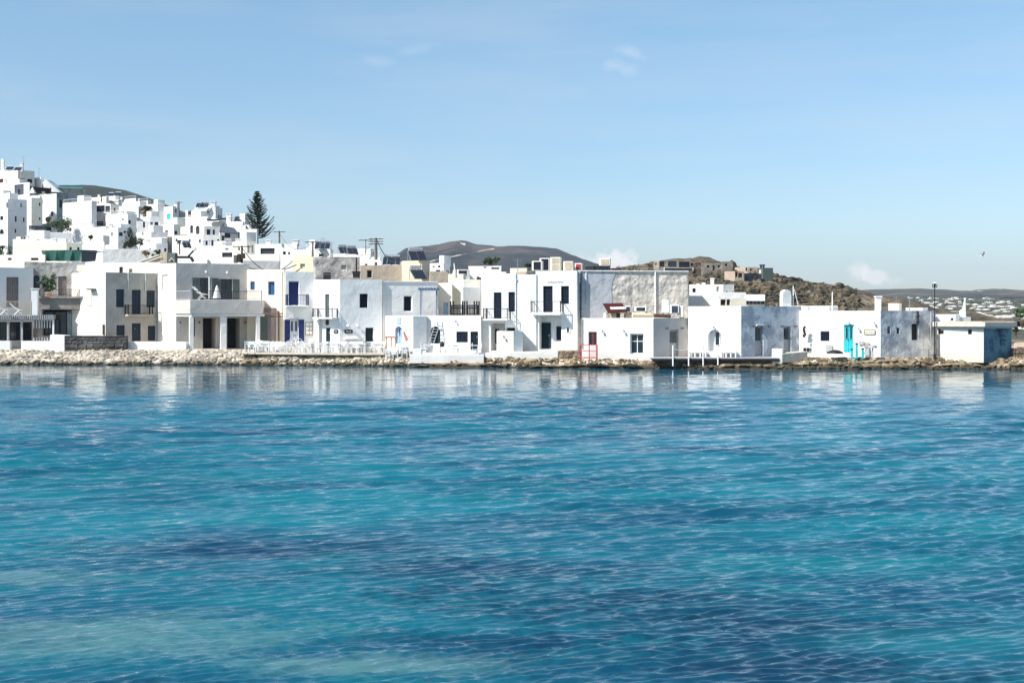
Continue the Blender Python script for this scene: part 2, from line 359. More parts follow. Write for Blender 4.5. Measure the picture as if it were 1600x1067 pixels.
# ------------------------------------------------------------------ the sea
def sea():
    r2 = np.random.RandomState(5)
    ny, nx = 1250, 800
    y = np.concatenate([np.geomspace(6, 14, 50)[:-1], np.geomspace(14, 109, 1300)]); ny = len(y); t = np.concatenate([-np.geomspace(9, .502, 60), np.linspace(-.5, .5, 740), np.geomspace(.502, 9, 60)]); nx = len(t)
    Y = np.repeat(y[:, None], nx, 1); Xw = Y*t[None, :]
    dy = np.repeat(np.gradient(y)[:, None], nx, 1)
    Zw = np.zeros_like(Y)
    # patchiness of the breeze
    gust = .85+.25*np.sin(Xw*.11+Y*.07+1)*np.sin(Y*.19-Xw*.05)+.15*np.sin(Xw*.31+2)*np.sin(Y*.43+.5)
    edge = 68+2.5*np.sin(Xw*.15)+2*np.sin(Xw*.43+1)+np.sin(Xw*1.3); calm = np.interp(Y-edge, [-60, -25, -5, 0, 5, 20], [1, .85, .6, .42, .22, .14])
    for i in range(150):
        lam = .15*(19**(r2.rand()**1.15)); k = 2*np.pi/lam
        th = R(113)+r2.randn()*(.30 if lam < .9 else .20)
        ph = r2.rand()*6.28
        wx = Xw+.30*np.sin(Y*.3+i)+.16*np.sin(Xw*.7+i*2); a = .008*lam**.85
        if lam > .32: a = a*np.interp(Y, [14, 24, 40, 60], [.38, .62, 1, 1.1])
        if lam > .55: a = a*np.interp(Y, [14, 22, 34, 60], [.4, .6, 1, 1])
        if lam > .95: a = a*np.interp(Y, [14, 28, 45, 60], [.35, .55, .85, 1.1])
        fade = np.clip((lam/dy-2.6)/3, 0, 1)
        s = np.sin(k*(wx*math.cos(th)+Y*math.sin(th))+ph)
        Zw += a*fade*(s+.25*(s*s-.5))*(.55+.45*np.sin(.8*Xw/lam/4+.6*Y/lam/4+i*1.7))
    sl_ = np.gradient(Zw, axis=0)/dy; rms = np.sqrt((sl_**2).mean(1)); rms = np.convolve(np.pad(rms, 40, 'edge'), np.ones(81)/81, 'valid')
    Zw *= (np.interp(y, [10, 30, 60, 110], [.28, .28, .25, .19])/rms)[:, None]
    Zw *= gust*calm*np.interp(np.abs(np.repeat(t[None, :], ny, 0)), [0, 1.2, 3], [1, 1, 0])*np.interp(Y, [6, 8], [0, 1])
    V = np.stack([Xw, Y, Zw], -1).reshape(-1, 3)
    idx = np.arange(ny*nx).reshape(ny, nx)
    Q = np.stack([idx[:-1,:-1], idx[:-1,1:], idx[1:,1:], idx[1:,:-1]], -1).reshape(-1, 4)
    extra = np.array([[-54,6,0],[-54,-300,0],[54,-300,0],[54,6,0]], float)
    n0 = len(V); V = np.concatenate([V, extra]); Q = np.concatenate([Q, [[n0,n0+1,n0+2,n0+3]]])
    me = bpy.data.meshes.new('sea'); me.vertices.add(len(V)); me.vertices.foreach_set('co', V.ravel())
    me.loops.add(Q.size); me.loops.foreach_set('vertex_index', Q.ravel().astype(np.int32))
    me.polygons.add(len(Q)); me.polygons.foreach_set('loop_start', np.arange(0, Q.size, 4, dtype=np.int32))
    me.polygons.foreach_set('use_smooth', np.ones(len(Q), bool))
    me.update(calc_edges=True); me.validate()
    g = NG('sea_water'); co = g.coord()
    # seabed showing through: sand, weed beds
    def blob(px, py, rx, ry, soft=.6):
        D = EYE*F/(py-HOR); mp = g.n('Mapping'); gg = g.n('NewGeometry'); g.l(gg.outputs['Position'], mp.inputs[0])
        x = X(px, D); mp.inputs['Location'].default_value = (-x/rx, -D/ry, 0); mp.inputs['Scale'].default_value = (1/rx, 1/ry, 0)
        ln = g.n('VectorMath', operation='LENGTH'); g.l(mp.outputs[0], ln.inputs[0])
        wob = g.math('ADD', ln.outputs['Value'], g.math('MULTIPLY', g.math('SUBTRACT', g.noise(g.coord((.55,1.1,1)), .8, 5, .65), .5), 1.9))
        wob = g.math('ADD', wob, g.math('MULTIPLY', g.math('SUBTRACT', g.noise(g.coord((.8,1.5,1)), 4.2, 4, .7), .5), 1.6)); return g.ramp(wob, (.2, 1.), (1.35, 0.))  # fine mottle softens the patches and paints in caustic light
    sp = g.n('SeparateXYZ'); g.l(co, sp.inputs[0])
    dist = g.math('DIVIDE', sp.outputs[1], 110)
    body = g.ramp(dist, (.13, (.006,.092,.142)), (.24, (.007,.140,.193)), (.45, (.008,.132,.195)), (.75, (.012,.11,.165)))
    patch = g.noise(g.coord((.5, 1.3, 1)), .22, 4, .6, .4)
    body = g.mix(g.ramp(patch, (.42, 0.), (.62, .8)), body, (.003,.050,.105))
    body = g.mix(g.ramp(g.noise(g.coord((.6,1.2,1), (0,0,.2)), .5, 4, .6), (.52, 0.), (.7, .6)), body, (.008,.16,.19))
    for b in ((430,860,5.5,1.6), (760,895,4.8,1.7), (1080,965,4.2,1.7), (1330,1060,3,1.2), (800,1000,3.2,.8), (1180,1035,4.2,1.3), (930,935,4.6,1.3), (1320,985,3.2,.9), (250,1075,2.4,.5)):
        body = g.mix(g.math('MULTIPLY', blob(*b), .62), body, (.003,.022,.060))
    for b in ((180,990,3.4,1.5), (560,1040,2.4,.7), (30,900,1.8,.9)):
        body = g.mix(g.math('MULTIPLY', blob(*b), .42), body, (.15,.30,.28))
    for b in ((1300,880,4,1.5), (260,745,6,2.2), (1450,1000,2,.9)):
        body = g.mix(g.math('MULTIPLY', blob(*b), .5), body, (.008,.15,.185))
    f1 = g.noise(g.coord((.5, 1.6, 1), (0,0,-.40)), 3.4, 3, .5, .15); f2 = g.noise(g.coord((.6, 1.6, 1), (0,0,-.4)), 9, 2, .5)
    bd = g.math('ADD', dist, g.math('MULTIPLY', g.math('SUBTRACT', g.noise(co, .12, 3), .5), .12)); bs = g.ramp(bd, (.2, .12), (.38, .2), (.60, .3), (.63, .35), (.69, .07))
    b1 = g.n('Bump'); g.l(f1, b1.inputs['Height']); b1.inputs['Distance'].default_value = .075; g.l(bs, b1.inputs['Strength'])
    b2 = g.n('Bump'); g.l(f2, b2.inputs['Height']); b2.inputs['Distance'].default_value = .004; g.l(bs, b2.inputs['Strength']); g.l(b1.outputs[0], b2.inputs['Normal'])
    MT['sea'] = g.fin(body, .04, b2.outputs[0], IOR=1.33)
    me.materials.append(MT['sea'])
    tag(link(bpy.data.objects.new('sea', me)), kind='structure')
sea()

# ------------------------------------------------------------------ haze
def haze():
    m = MB(); m.box(-6500, 6500, -420, 6000, -4.5, 215)
    g = NG('haze_air'); g.t.nodes.remove(g.b); v = g.n('VolumePrincipled')
    v.inputs['Color'].default_value = (.72,.84,1,1); v.inputs['Density'].default_value = .00007; v.inputs['Anisotropy'].default_value = .2
    g.l(v.outputs[0], g.out.inputs['Volume'])
    o = m.build('haze', g.m); tag(o, kind='stuff')
haze()
# ------------------------------------------------------------------ building kit
class Face:
    def __init__(s, p0, p1):
        s.p0 = Vector((p0[0], p0[1])); s.d = Vector((p1[0]-p0[0], p1[1]-p0[1])); s.L = s.d.length; s.d.normalize()
        s.nrm = Vector((s.d.y, -s.d.x))
    def pt(s, u, z, out=0):
        q = s.p0+s.d*u+s.nrm*out; return Vector((q.x, q.y, z))
    def u(s, px, out=0):
        k = (px-800)/F; q = s.p0+s.nrm*out
        return (k*q.y-q.x)/(s.d.x-k*s.d.y)
    def z(s, py, u, out=0): return Z(py, (s.p0+s.d*u+s.nrm*out).y)
    def rect(s, x0, x1, y0, y1, out=0):
        a, b = s.u(x0, out), s.u(x1, out); m = (a+b)/2
        return a, b, s.z(y1, m, out), s.z(y0, m, out)
def from_corner(C, ang, px, sgn):
    k = (px-800)/F; dx, dy = sgn*math.cos(ang), math.sin(ang)
    t = (k*C.y-C.x)/(dx-k*dy); return Vector((C.x+dx*t, C.y+dy*t))
HOUSES = []
def house(label, x0, xc, x1, D, yt, mat='white', ops=(), a=32, b=40, depth=6, z0=None, cat='house', name='house',
          mat2=None, ztop=None, slope=0, frame='white_paint', group=None, roofmat=None, bev=.085, parapet=.3):
    """x0..xc is the face turned to the left (sunlit), xc..x1 the face turned to the right; D the corner's distance"""
    C = Vector((X(xc, D), D)); pts = []
    if x0 < xc: pts.append(from_corner(C, R(a), x0, -1))
    pts.append(C)
    if x1 > xc: pts.append(from_corner(C, R(b), x1, 1))
    zt = Z(yt, D) if ztop is None else ztop
    zg = min(height(p.x, p.y) for p in pts)-.4; z0 = zg if z0 is None else z0
    base = Vector((C.x, C.y, z0))
    t = thing(name, label, cat, base, group)
    Lp, Rp = pts[0], pts[-1]
    def ray(p, s): v = Vector((p.x/p.y+s*.05, 1)).normalized(); return p+v*depth
    Lb, Rb = ray(Lp, 1), ray(Rp, -1)
    if (Rb-Lb).length < .5 or Rb.x < Lb.x: Lb, Rb = ray(Lp, 0), ray(Rp, 0)
    poly = pts+[Rb, Lb]
    faces = [Face(poly[i], poly[(i+1) % len(poly)]) for i in range(len(poly))]
    fi = {}
    if x0 < xc: fi['L'] = 0; fi['R'] = 1
    else: fi['R'] = 0
    if x1 <= xc: fi.pop('R')
    t_ops = []
    for op in ops:
        fc, ox0, ox1, oy0, oy1, kind = op[:6]; om = op[6] if len(op) > 6 else 'navy'; ex = op[7] if len(op) > 7 else {}
        f = faces[fi[fc]]; u0, u1, za, zb = f.rect(ox0, ox1, oy0, oy1)
        u0 = max(.06, u0); u1 = min(f.L-.06, u1); za = max(za, z0+.1); zb = min(zb, zt-.08)
        if u1-u0 < .05 or zb-za < .05: continue
        t_ops.append((fi[fc], u0, u1, za, zb, kind, om, ex))
    zs = sorted({round(v, 4) for v in [z0, zt]+[o[3] for o in t_ops]+[o[4] for o in t_ops]})
    m = MB(); m2 = MB() if mat2 else m
    for k, f in enumerate(faces):
        mm = m2 if (mat2 and k == fi.get('R', -1)) else m
        us = sorted({round(v, 4) for v in [0, f.L]+[o[1] for o in t_ops if o[0] == k]+[o[2] for o in t_ops if o[0] == k]})
        mine = [o for o in t_ops if o[0] == k]
        for i in range(len(us)-1):
            for j in range(len(zs)-1):
                uc, zc = (us[i]+us[i+1])/2, (zs[j]+zs[j+1])/2
                if any(o[1] < uc < o[2] and o[3] < zc < o[4] for o in mine): continue
                mm.quad(f.pt(us[i], zs[j]), f.pt(us[i+1], zs[j]), f.pt(us[i+1], zs[j+1]), f.pt(us[i], zs[j+1]))
        for o in mine:
            _, u0, u1, za, zb, kind, om, ex = o; r = ex.get('r', {'r': 1.6, 'n': .3}.get(kind, .2))
            zz = [z for z in zs if za-.001 <= z <= zb+.001]; uu = [q for q in us if u0-.001 <= q <= u1+.001]
            for z1, z2 in zip(zz, zz[1:]):
                mm.quad(f.pt(u0, z1), f.pt(u0, z2), f.pt(u0, z2, -r), f.pt(u0, z1, -r))
                mm.quad(f.pt(u1, z1, -r), f.pt(u1, z2, -r), f.pt(u1, z2), f.pt(u1, z1))
            for q1, q2 in zip(uu, uu[1:]):
                mm.quad(f.pt(q1, zb), f.pt(q2, zb), f.pt(q2, zb, -r), f.pt(q1, zb, -r))
                mm.quad(f.pt(q1, za, -r), f.pt(q2, za, -r), f.pt(q2, za), f.pt(q1, za))
            for z1, z2 in zip(zz, zz[1:]):
                for q1, q2 in zip(uu, uu[1:]):
                    mm.quad(f.pt(q1, z1, -r), f.pt(q2, z1, -r), f.pt(q2, z2, -r), f.pt(q1, z2, -r))
    cen = sum(poly, Vector((0, 0)))/len(poly); inn = []
    for p in poly:
        v = cen-p; inn.append(p+v.normalized()*min(.3, v.length*.3))
    n = len(poly)
    for i in range(n):
        j = (i+1) % n; a_, b_, c_, d_ = poly[i], poly[j], inn[j], inn[i]
        m.quad((a_.x,a_.y,zt), (b_.x,b_.y,zt), (c_.x,c_.y,zt), (d_.x,d_.y,zt))
        m.quad((d_.x,d_.y,zt), (c_.x,c_.y,zt), (c_.x,c_.y,zt-parapet), (d_.x,d_.y,zt-parapet))
    wl = m.build('wall', MT[mat], t, weld=True, bevel=bev)
    if mat2: m2.build('wall', MT[mat2], t, weld=True, bevel=bev*.5)['label'] = 'weathered or shade-tinted side wall turned away from the sun'
    rf = MB(); rf.quad(*[(p.x, p.y, zt-parapet) for p in inn]); rf.build('roof', MT[roofmat or 'slab'], t)
    for o in t_ops: filling(t, faces[o[0]], *o[1:], frame=frame, wall=mat)
    t['fi'] = 0
    H = dict(t=t, f={k: faces[v] for k, v in fi.items()}, zt=zt, z0=z0, poly=poly); HOUSES.append(H)
    del t['fi']
    return H
def filling(t, f, u0, u1, za, zb, kind, om, ex, frame='white_paint', wall='white'):
    r = ex.get('r', {'r': 1.6, 'n': .3}.get(kind, .2)); W, Hh = u1-u0, zb-za; far = W < .9 and f.p0.y > 125
    M = MT.get(om)
    if kind == 'w':       # glazed window: frame and panes
        fm = MT[ex.get('frame', frame)]; e = min(.07, W*.12); m = MB()
        for q in ((u0,u0+e,za,zb), (u1-e,u1,za,zb), (u0+e,u1-e,zb-e,zb), (u0+e,u1-e,za,za+e)): m.fbox(f, q[0]+.003, q[1]-.003, -r+.02, -r+.09, q[2]+.003, q[3]-.003)
        nn = ex.get('n', 2 if W > .6 else 1)
        for k in range(1, nn):
            c = u0+W*k/nn; m.fbox(f, c-e*.4, c+e*.4, -r+.02, -r+.085, za+e, zb-e)
        if Hh > 1.3: m.fbox(f, u0+e, u1-e, -r+.02, -r+.08, za+Hh*.62, za+Hh*.62+.05)
        wo_ = m.build('window', fm, t)
        p = MB(); p.fbox(f, u0+e*.8, u1-e*.8, -r+.025, -r+.045, za+e*.8, zb-e*.8); p.build('pane', MT['glass'], wo_)
    elif kind == 'p':     # far window: pane only in its opening with a thin sill
        p = MB(); p.fbox(f, u0+.01, u1-.01, -r+.01, -r+.05, za+.01, zb-.01); p.build('window', M, t)
    elif kind in ('s', 'd'):
        nn = ex.get('n', 2 if W > .75 else 1); name = 'shutter' if kind == 's' else 'door'
        for k in range(nn):
            a_, b_ = u0+W*k/nn+.012, u0+W*(k+1)/nn-.012; m = MB(); np_ = max(2, int((b_-a_)/.13))
            for q in range(np_):
                c0 = a_+(b_-a_)*q/np_; c1 = a_+(b_-a_)*(q+1)/np_; m.fbox(f, c0+.006, c1-.006, -r+.03, -r+.075, za+.02, zb-.02)
            for zz in (.14, .5, .86): m.fbox(f, a_+.01, b_-.01, -r+.076, -r+.1, za+Hh*zz-.05, za+Hh*zz+.05)
            m.fbox(f, a_, b_, -r+.01, -r+.029, za+.01, zb-.01)
            d = m.build(name, M, t)
            if kind == 'd' and k == 0 and not far:
                h = MB(); h.fbox(f, b_-.12, b_-.07, -r+.1, -r+.16, za+1., za+1.14); h.build('handle', MT['galv'], d)
            if ex.get('glass'):
                gl = MB(); gl.fbox(f, a_+.09, b_-.09, -r+.101, -r+.112, za+Hh*.5, zb-.16); gl.build('pane', MT['glass'], d)
    elif kind == 'r' and om != 'none':
        p = MB(); p.fbox(f, u0+.01, u1-.01, -r+.01, -r+.03, za+.01, zb-.01); p.build('dark_interior', M, t)
    if ex.get('open'):    # opened leaves folded back against the wall
        lw = ex['open']
        for sgn in ex.get('sides', (-1, 1)):
            a_, b_ = (u0-lw-.02, u0-.02) if sgn < 0 else (u1+.02, u1+lw+.02); m = MB()
            nq = max(2, int(lw/.12))
            for q in range(nq): m.fbox(f, a_+lw*q/nq+.005, a_+lw*(q+1)/nq-.005, .03, .07, za+.02, zb-.02)
            for zz in (.12, .5, .88): m.fbox(f, a_+.01, b_-.01, .07, .095, za+Hh*zz-.04, za+Hh*zz+.04)
            m.build('shutter', MT[ex.get('omat', om)], t)
    if ex.get('arch'):    # round head: plaster spandrels fill the corners
        m = MB(); c = (u0+u1)/2; rr = W/2; N = 8
        for sgn in (-1, 1):
            for k in range(N):
                a0, a1 = math.pi/2*k/N, math.pi/2*(k+1)/N
                p0 = (c+sgn*rr*math.sin(a0), zb-rr+rr*math.cos(a0)); p1 = (c+sgn*rr*math.sin(a1), zb-rr+rr*math.cos(a1))
                q = [f.pt(p0[0], p0[1]-.0, .004), f.pt(p1[0], p1[1], .004), f.pt(p1[0], zb+.02, .004), f.pt(p0[0], zb+.02, .004)]
                bk = [v-Vector((f.nrm.x, f.nrm.y, 0))*(r*.9) for v in q]
                if sgn < 0: q = q[::-1]; bk = bk[::-1]
                m.quad(*q[::-1]); m.quad(*bk); m.quad(q[0], q[1], bk[1], bk[0])
                m.quad(q[2], q[3], bk[3], bk[2])
        m.build('arch', MT[wall], t)
def railing(t, f, u0, u1, z0, h, mat, out=0, sides=0, step=.13, post=.045, name='railing', rail=.03):
    m = MB(); M = MT[mat]
    def run(pa, pb):
        L = (pb-pa).length; n = max(1, int(L/step))
        m.tube(pa+Vector((0,0,h)), pb+Vector((0,0,h)), rail, n=4); m.tube(pa+Vector((0,0,.1)), pb+Vector((0,0,.1)), rail*.7, n=4)
        for i in range(1, n): q = pa.lerp(pb, i/n); m.tube(q+Vector((0,0,.1)), q+Vector((0,0,h)), .013, n=4)
        for q in (pa, pb): m.tube(q, q+Vector((0,0,h+.06)), post, n=4)
    a, b = f.pt(u0, z0, out), f.pt(u1, z0, out); run(a, b)
    if sides: run(f.pt(u0, z0, out-sides), a); run(f.pt(u1, z0, out-sides), b)
    return m.build(name, M, t)
def balcony(H, fc, x0, x1, yr, ys_, yb, proj, rmat, smat='white', step=.13, sides=True):
    f = H['f'][fc]; t = H['t']; u0, u1 = f.u(x0, proj), f.u(x1, proj); mid = (u0+u1)/2
    zs, zb, zr = f.z(ys_, mid, proj), f.z(yb, mid, proj), f.z(yr, mid, proj)
    m = MB(); m.fbox(f, u0, u1, .003, proj, zb, zs); bl = m.build('balcony', MT[smat], t, bevel=.03)
    railing(t, f, u0+.05, u1-.05, zs, zr-zs, rmat, proj-.06, proj-.1 if sides else 0, step)
    return u0, u1, zs
def part(H, fc, name, mat, *boxes, bevel=0, label=None):       # boxes: (x0, x1, y0, y1, out0, out1) in photo rows on this face
    f = H['f'][fc]; m = MB()
    for x0, x1, y0, y1, o0, o1 in boxes:
        u0, u1, za, zb = f.rect(x0, x1, y0, y1, max(o0, o1)); m.fbox(f, u0, u1, o0, o1, za, zb)
    o = m.build(name, MT[mat], H['t'], bevel=bevel)
    if label: o['label'] = label
    return o
def lamp(H, fc, px, py, mat='grey_paint', s=1.):
    f = H['f'][fc]; u = f.u(px); z = f.z(py, u); m = MB()
    m.fbox(f, u-.04, u+.04, .002, .05, z-.06, z+.06); m.tube(f.pt(u, z, .05), f.pt(u, z+.1, .22), .018, n=5)
    o = m.build('wall_lamp', MT[mat], H['t'])
    k = MB(); k.tube(f.pt(u, z+.12, .22), f.pt(u, z-.06, .22), .035*s, .10*s, 8); k.build('lamp_shade', MT[mat], o)
def pipe(H, fc, px, y0, y1, mat='grey_paint', r=.05):
    f = H['f'][fc]; u = f.u(px); m = MB(); m.tube(f.pt(u, f.z(y1, u), r+.02), f.pt(u, f.z(y0, u), r+.02), r, n=6)
    for k in (.2, .6): z = f.z(y1, u)*(1-k)+f.z(y0, u)*k; m.fbox(f, u-r*1.4, u+r*1.4, .003, r*2.2+.02, z-.02, z+.02)
    m.build('drainpipe', MT[mat], H['t'])
def chimney(H, px, y0, back=1.5, w=.5, mat='white', cap=True, fc=None, name='chimney', hood=False):
    f = list(H['f'].values())[0] if fc is None else H['f'][fc]; u = f.u(px, -back); p = f.pt(u, 0, -back); zt = Z(y0, p.y); z0 = H['zt']-.35
    m = MB(); m.box(p.x-w/2, p.x+w/2, p.y-w/2, p.y+w/2, z0, zt-.12); o = m.build(name, MT[mat], H['t'], bevel=.03)
    if cap:
        m = MB(); m.box(p.x-w*.62, p.x+w*.62, p.y-w*.62, p.y+w*.62, zt-.12, zt); m.build('chimney_cap', MT[mat], o)
def antenna(px, y0, y1, D, label, h=0):
    b = P(px, y1, D); t_ = P(px, y0, D); t = thing('antenna', label, 'antenna', b)
    m = MB(); m.tube(b, t_, .04, .03, 5); m.build('mast', MT['galv'], t)
    m = MB(); L = .9
    for k in range(4):
        z = t_.z-.1-k*.16; m.tube((t_.x-L/2+k*.06, t_.y, z), (t_.x+L/2-k*.06, t_.y, z), .014, n=4)
    m.build('aerial', MT['galv'], t)
def solar(px, py, D, label, w=2.0, ang=0, tank=True, s=1.):
    s *= .68; b = P(px, py, D); t = thing('solar_water_heater', label, 'water heater', b)
    def q(x, y, z): c, e = math.cos(ang), math.sin(ang); return Vector((b.x+(x*c-y*e)*s, b.y+(x*e+y*c)*s, b.z+z*s))
    m = MB(); h = w/2
    for x in (-h, h):
        m.tube(q(x, .9, 0), q(x, .9, 1.35), .035, n=4); m.tube(q(x, -.7, 0), q(x, .9, 1.3), .03, n=4); m.tube(q(x, -.7, 0.02), q(x, .9, 0.02), .03, n=4)
    m.build('stand', MT['galv'], t)
    for k in range(2):
        a0, a1 = -h+k*h+.03, k*h-.03; m = MB()
        m.hexa([q(a0,-.75,.05), q(a1,-.75,.05), q(a1,.75,1.2), q(a0,.75,1.2), q(a0,-.8,.13), q(a1,-.8,.13), q(a1,.7,1.28), q(a0,.7,1.28)])
        m.build('collector', MT['solar'], t)
    if tank:
        m = MB(); m.tube(q(-h*.85, .95, 1.55), q(h*.85, .95, 1.55), .28*s, n=12); m.build('tank', MT['steel_tank'], t, smooth=False)
    return t
def acunit(px0, px1, y0, y1, D, label, mat='cream_pale', grille='khaki', fans=1, ang=-.5, side='black'):
    c = P((px0+px1)/2, y1, D); W = X(px1, D)-X(px0, D); H_ = Z(y0, D)-Z(y1, D)
    t = thing('air_conditioner', label, 'air conditioner', c, 'rooftop air conditioning boxes')
    A = Vector((c.x-W/2, c.y)); fr = Face(A, A+Vector((math.cos(ang*.6), math.sin(ang*.6)))*W)
    m = MB(); m.fbox(fr, 0, W, -.5, 0, c.z+.05, c.z+H_); m.build('casing', MT[mat], t, bevel=.02)
    for k in range(fans):
        za = c.z+.05+(H_-.1)*k/fans+.06; zb = c.z+.05+(H_-.1)*(k+1)/fans-.02
        m = MB(); m.fbox(fr, W*.18, W*.9, .003, .03, za, zb); gr = m.build('grille', MT[grille], t)
    m = MB(); m.fbox(fr, .02, .1, -.45, -.05, c.z-.02, c.z+.05); m.fbox(fr, W-.1, W-.02, -.45, -.05, c.z-.02, c.z+.05); m.build('foot', MT['iron'], t)
def texto(s, f, u, z, h, mat, parent, out=.02, ext=.008, name='lettering', center=True):
    cu = bpy.data.curves.new('t', 'FONT'); cu.body = s; cu.size = h; cu.extrude = ext; cu.align_x = 'CENTER'; cu.align_y = 'CENTER'; cu.resolution_u = 2
    o = bpy.data.objects.new('t', cu); COL.objects.link(o); bpy.context.view_layer.update()
    me = bpy.data.meshes.new_from_object(o.evaluated_get(bpy.context.evaluated_depsgraph_get())); bpy.data.objects.remove(o)
    n = bpy.data.objects.new(name, me); me.materials.clear(); me.materials.append(MT[mat]); link(n, parent)
    M = Matrix(((f.d.x, 0, f.nrm.x, 0), (f.d.y, 0, f.nrm.y, 0), (0, 1, 0, 0), (0, 0, 0, 1)))
    me.transform(M); n.location = f.pt(u, z, out)-origin(parent); return n
def sign(H, fc, x0, x1, y0, y1, label, mat, edge, text, tmat, th=.2, oval=True, lines=None):
    f = H['f'][fc]; u0, u1, za, zb = f.rect(x0, x1, y0, y1); c, zc = (u0+u1)/2, (za+zb)/2; W, h = u1-u0, zb-za
    t = thing('sign', label, 'sign', f.pt(c, zc, .01))
    def plate(sc, o0, o1, mt, nm, par):
        m = MB(); N = 24; ring = []
        for k in range(N):
            a = 2*math.pi*k/N; e = .45 if oval else .25
            cx = math.copysign(abs(math.cos(a))**e, math.cos(a))*W/2*sc; cz = math.copysign(abs(math.sin(a))**e, math.sin(a))*h/2*(sc if W < 2*h else 1-(1-sc)*2)
            ring.append((c+cx, zc+cz))
        m.quad(*[f.pt(u, z, o1) for u, z in ring]); m.quad(*[f.pt(u, z, o0) for u, z in reversed(ring)])
        for k in range(N): a_, b_ = ring[k], ring[(k+1) % N]; m.quad(f.pt(*a_, o0), f.pt(*b_, o0), f.pt(*b_, o1), f.pt(*a_, o1))
        return m.build(nm, MT[mt], par)
    plate(1, .005, .04, edge, 'rim', t); plate(.88, .041, .055, mat, 'board', t)
    if text: texto(text, f, c, zc, th, tmat, t, .06)
    return t
def lowwall(label, pts, D_or, yt, mat='white', th=.35, z0=None, name='wall', cat='wall', bevel=.04):
    """free-standing low wall; pts = [(px, D)...], yt = photo row of its top at each point"""
    p0 = Vector((X(pts[0][0], pts[0][1]), pts[0][1], 0)); zb = min(gz(*p) for p in pts)-.3 if z0 is None else z0
    t = thing(name, label, cat, (p0.x, p0.y, zb)); m = MB()
    for i in range(len(pts)-1):
        a, b = pts[i], pts[i+1]; A = Vector((X(*a), a[1])); B = Vector((X(*b), b[1])); f = Face(A, B)
        za, zb2 = Z(yt[i], a[1]), Z(yt[i+1], b[1])
        m.hexa([f.pt(0,zb,0), f.pt(f.L,zb,0), f.pt(f.L,zb,-th), f.pt(0,zb,-th), f.pt(0,za,0), f.pt(f.L,zb2,0), f.pt(f.L,zb2,-th), f.pt(0,za,-th)])
    m.build('wall_body', MT[mat], t, bevel=bevel); return t, f
# ================================================================== WATERFRONT, left to right
# pale house at the left edge
A = house('pale house at the left edge with a tall taupe shutter above a slatted pergola', -46, -46, 52, 111, 417, 'white', b=34, depth=7, ops=[
    ('R',10,29,433,480,'s','taupe'), ('R',-30,12,503,532,'w','navy',{'n':3,'frame':'slate_blue'}), ('R',15,32,503,532,'w','navy',{'n':2,'frame':'slate_blue'}), ('R',35,50,503,532,'w','navy',{'n':2,'frame':'slate_blue'})])
house('cream upper storey rising behind the palm balcony at the far left', -40, 38, 60, 119, 408, 'cream_pale', a=12, depth=6)
f = A['f']['R']
def pergola_slats():
    D = 108.6; b = P(0, 545, D); t = thing('pergola', 'grey slatted pergola under the balcony of the left-edge house', 'pergola', (b.x, b.y, 1.2))
    fr = Face(P(-46, 500, D), P(83, 500, D+1.2)); zt, zb = Z(492, D+.5), Z(499, D+.5)
    m = MB(); m.fbox(fr, 0, fr.L, -.08, 0, zb-.12, zb); m.fbox(fr, 0, fr.L, -2.6, -2.5, zb-.12, zb); m.build('beam', MT['grey_paint'], t)
    n = 44; proto = None
    for i in range(n):
        u = fr.L*(i+.5)/n
        if proto is None:
            m = MB(); m.fbox(fr, u-.035, u+.035, -2.9, .18, zb, zt); proto = m.build('slat', MT['grey_paint'], t); u0 = u
        else:
            c = proto.copy(); COL.objects.link(c); c.parent = t; c.location = Vector((fr.d.x, fr.d.y, 0))*(u-u0)
    for px in (-20, 12, 34, 83):
        u = fr.u(px); m = MB(); m.fbox(fr, u-.07, u+.07, -.16, -.02, 1.1, zb); m.build('post', MT['grey_paint' if px < 80 else 'white_paint'], t)
    for i in range(7):
        u = fr.u(52+i*4.2); m = MB(); m.fbox(fr, u-.03, u+.03, -.3, -.26, zb-.75, zb-.1); m.fbox(fr, u-.03, u+.03, -.3, -.26, 1.9, 2.2); m.build('batten', MT['white_paint'], t)
pergola_slats()
def terrace_top():
    fr = Face(P(-46, 492, 108.7), P(60, 492, 109.4)); zt = Z(492, 109)
    t = thing('balustrade', 'pale balustrade with white end pillar above the slatted pergola', 'balustrade', fr.pt(0, zt))
    railing(t, fr, 0, fr.u(48), zt, Z(471,109)-zt, 'khaki', 0, 0, .11)
    m = MB(); u0, u1 = fr.u(49), fr.u(59); m.fbox(fr, u0, u1, -.5, 0, Z(493, 109), Z(452, 109)); m.fbox(fr, u0-.06, u1+.06, -.56, .06, Z(452,109), Z(450.5,109)); m.build('pillar', MT['white'], t, bevel=.03)
    m = MB(); m.fbox(fr, 0, u0, -2.4, .02, zt-.1, zt-.005); m.build('deck', MT['slab'], t)
terrace_top()
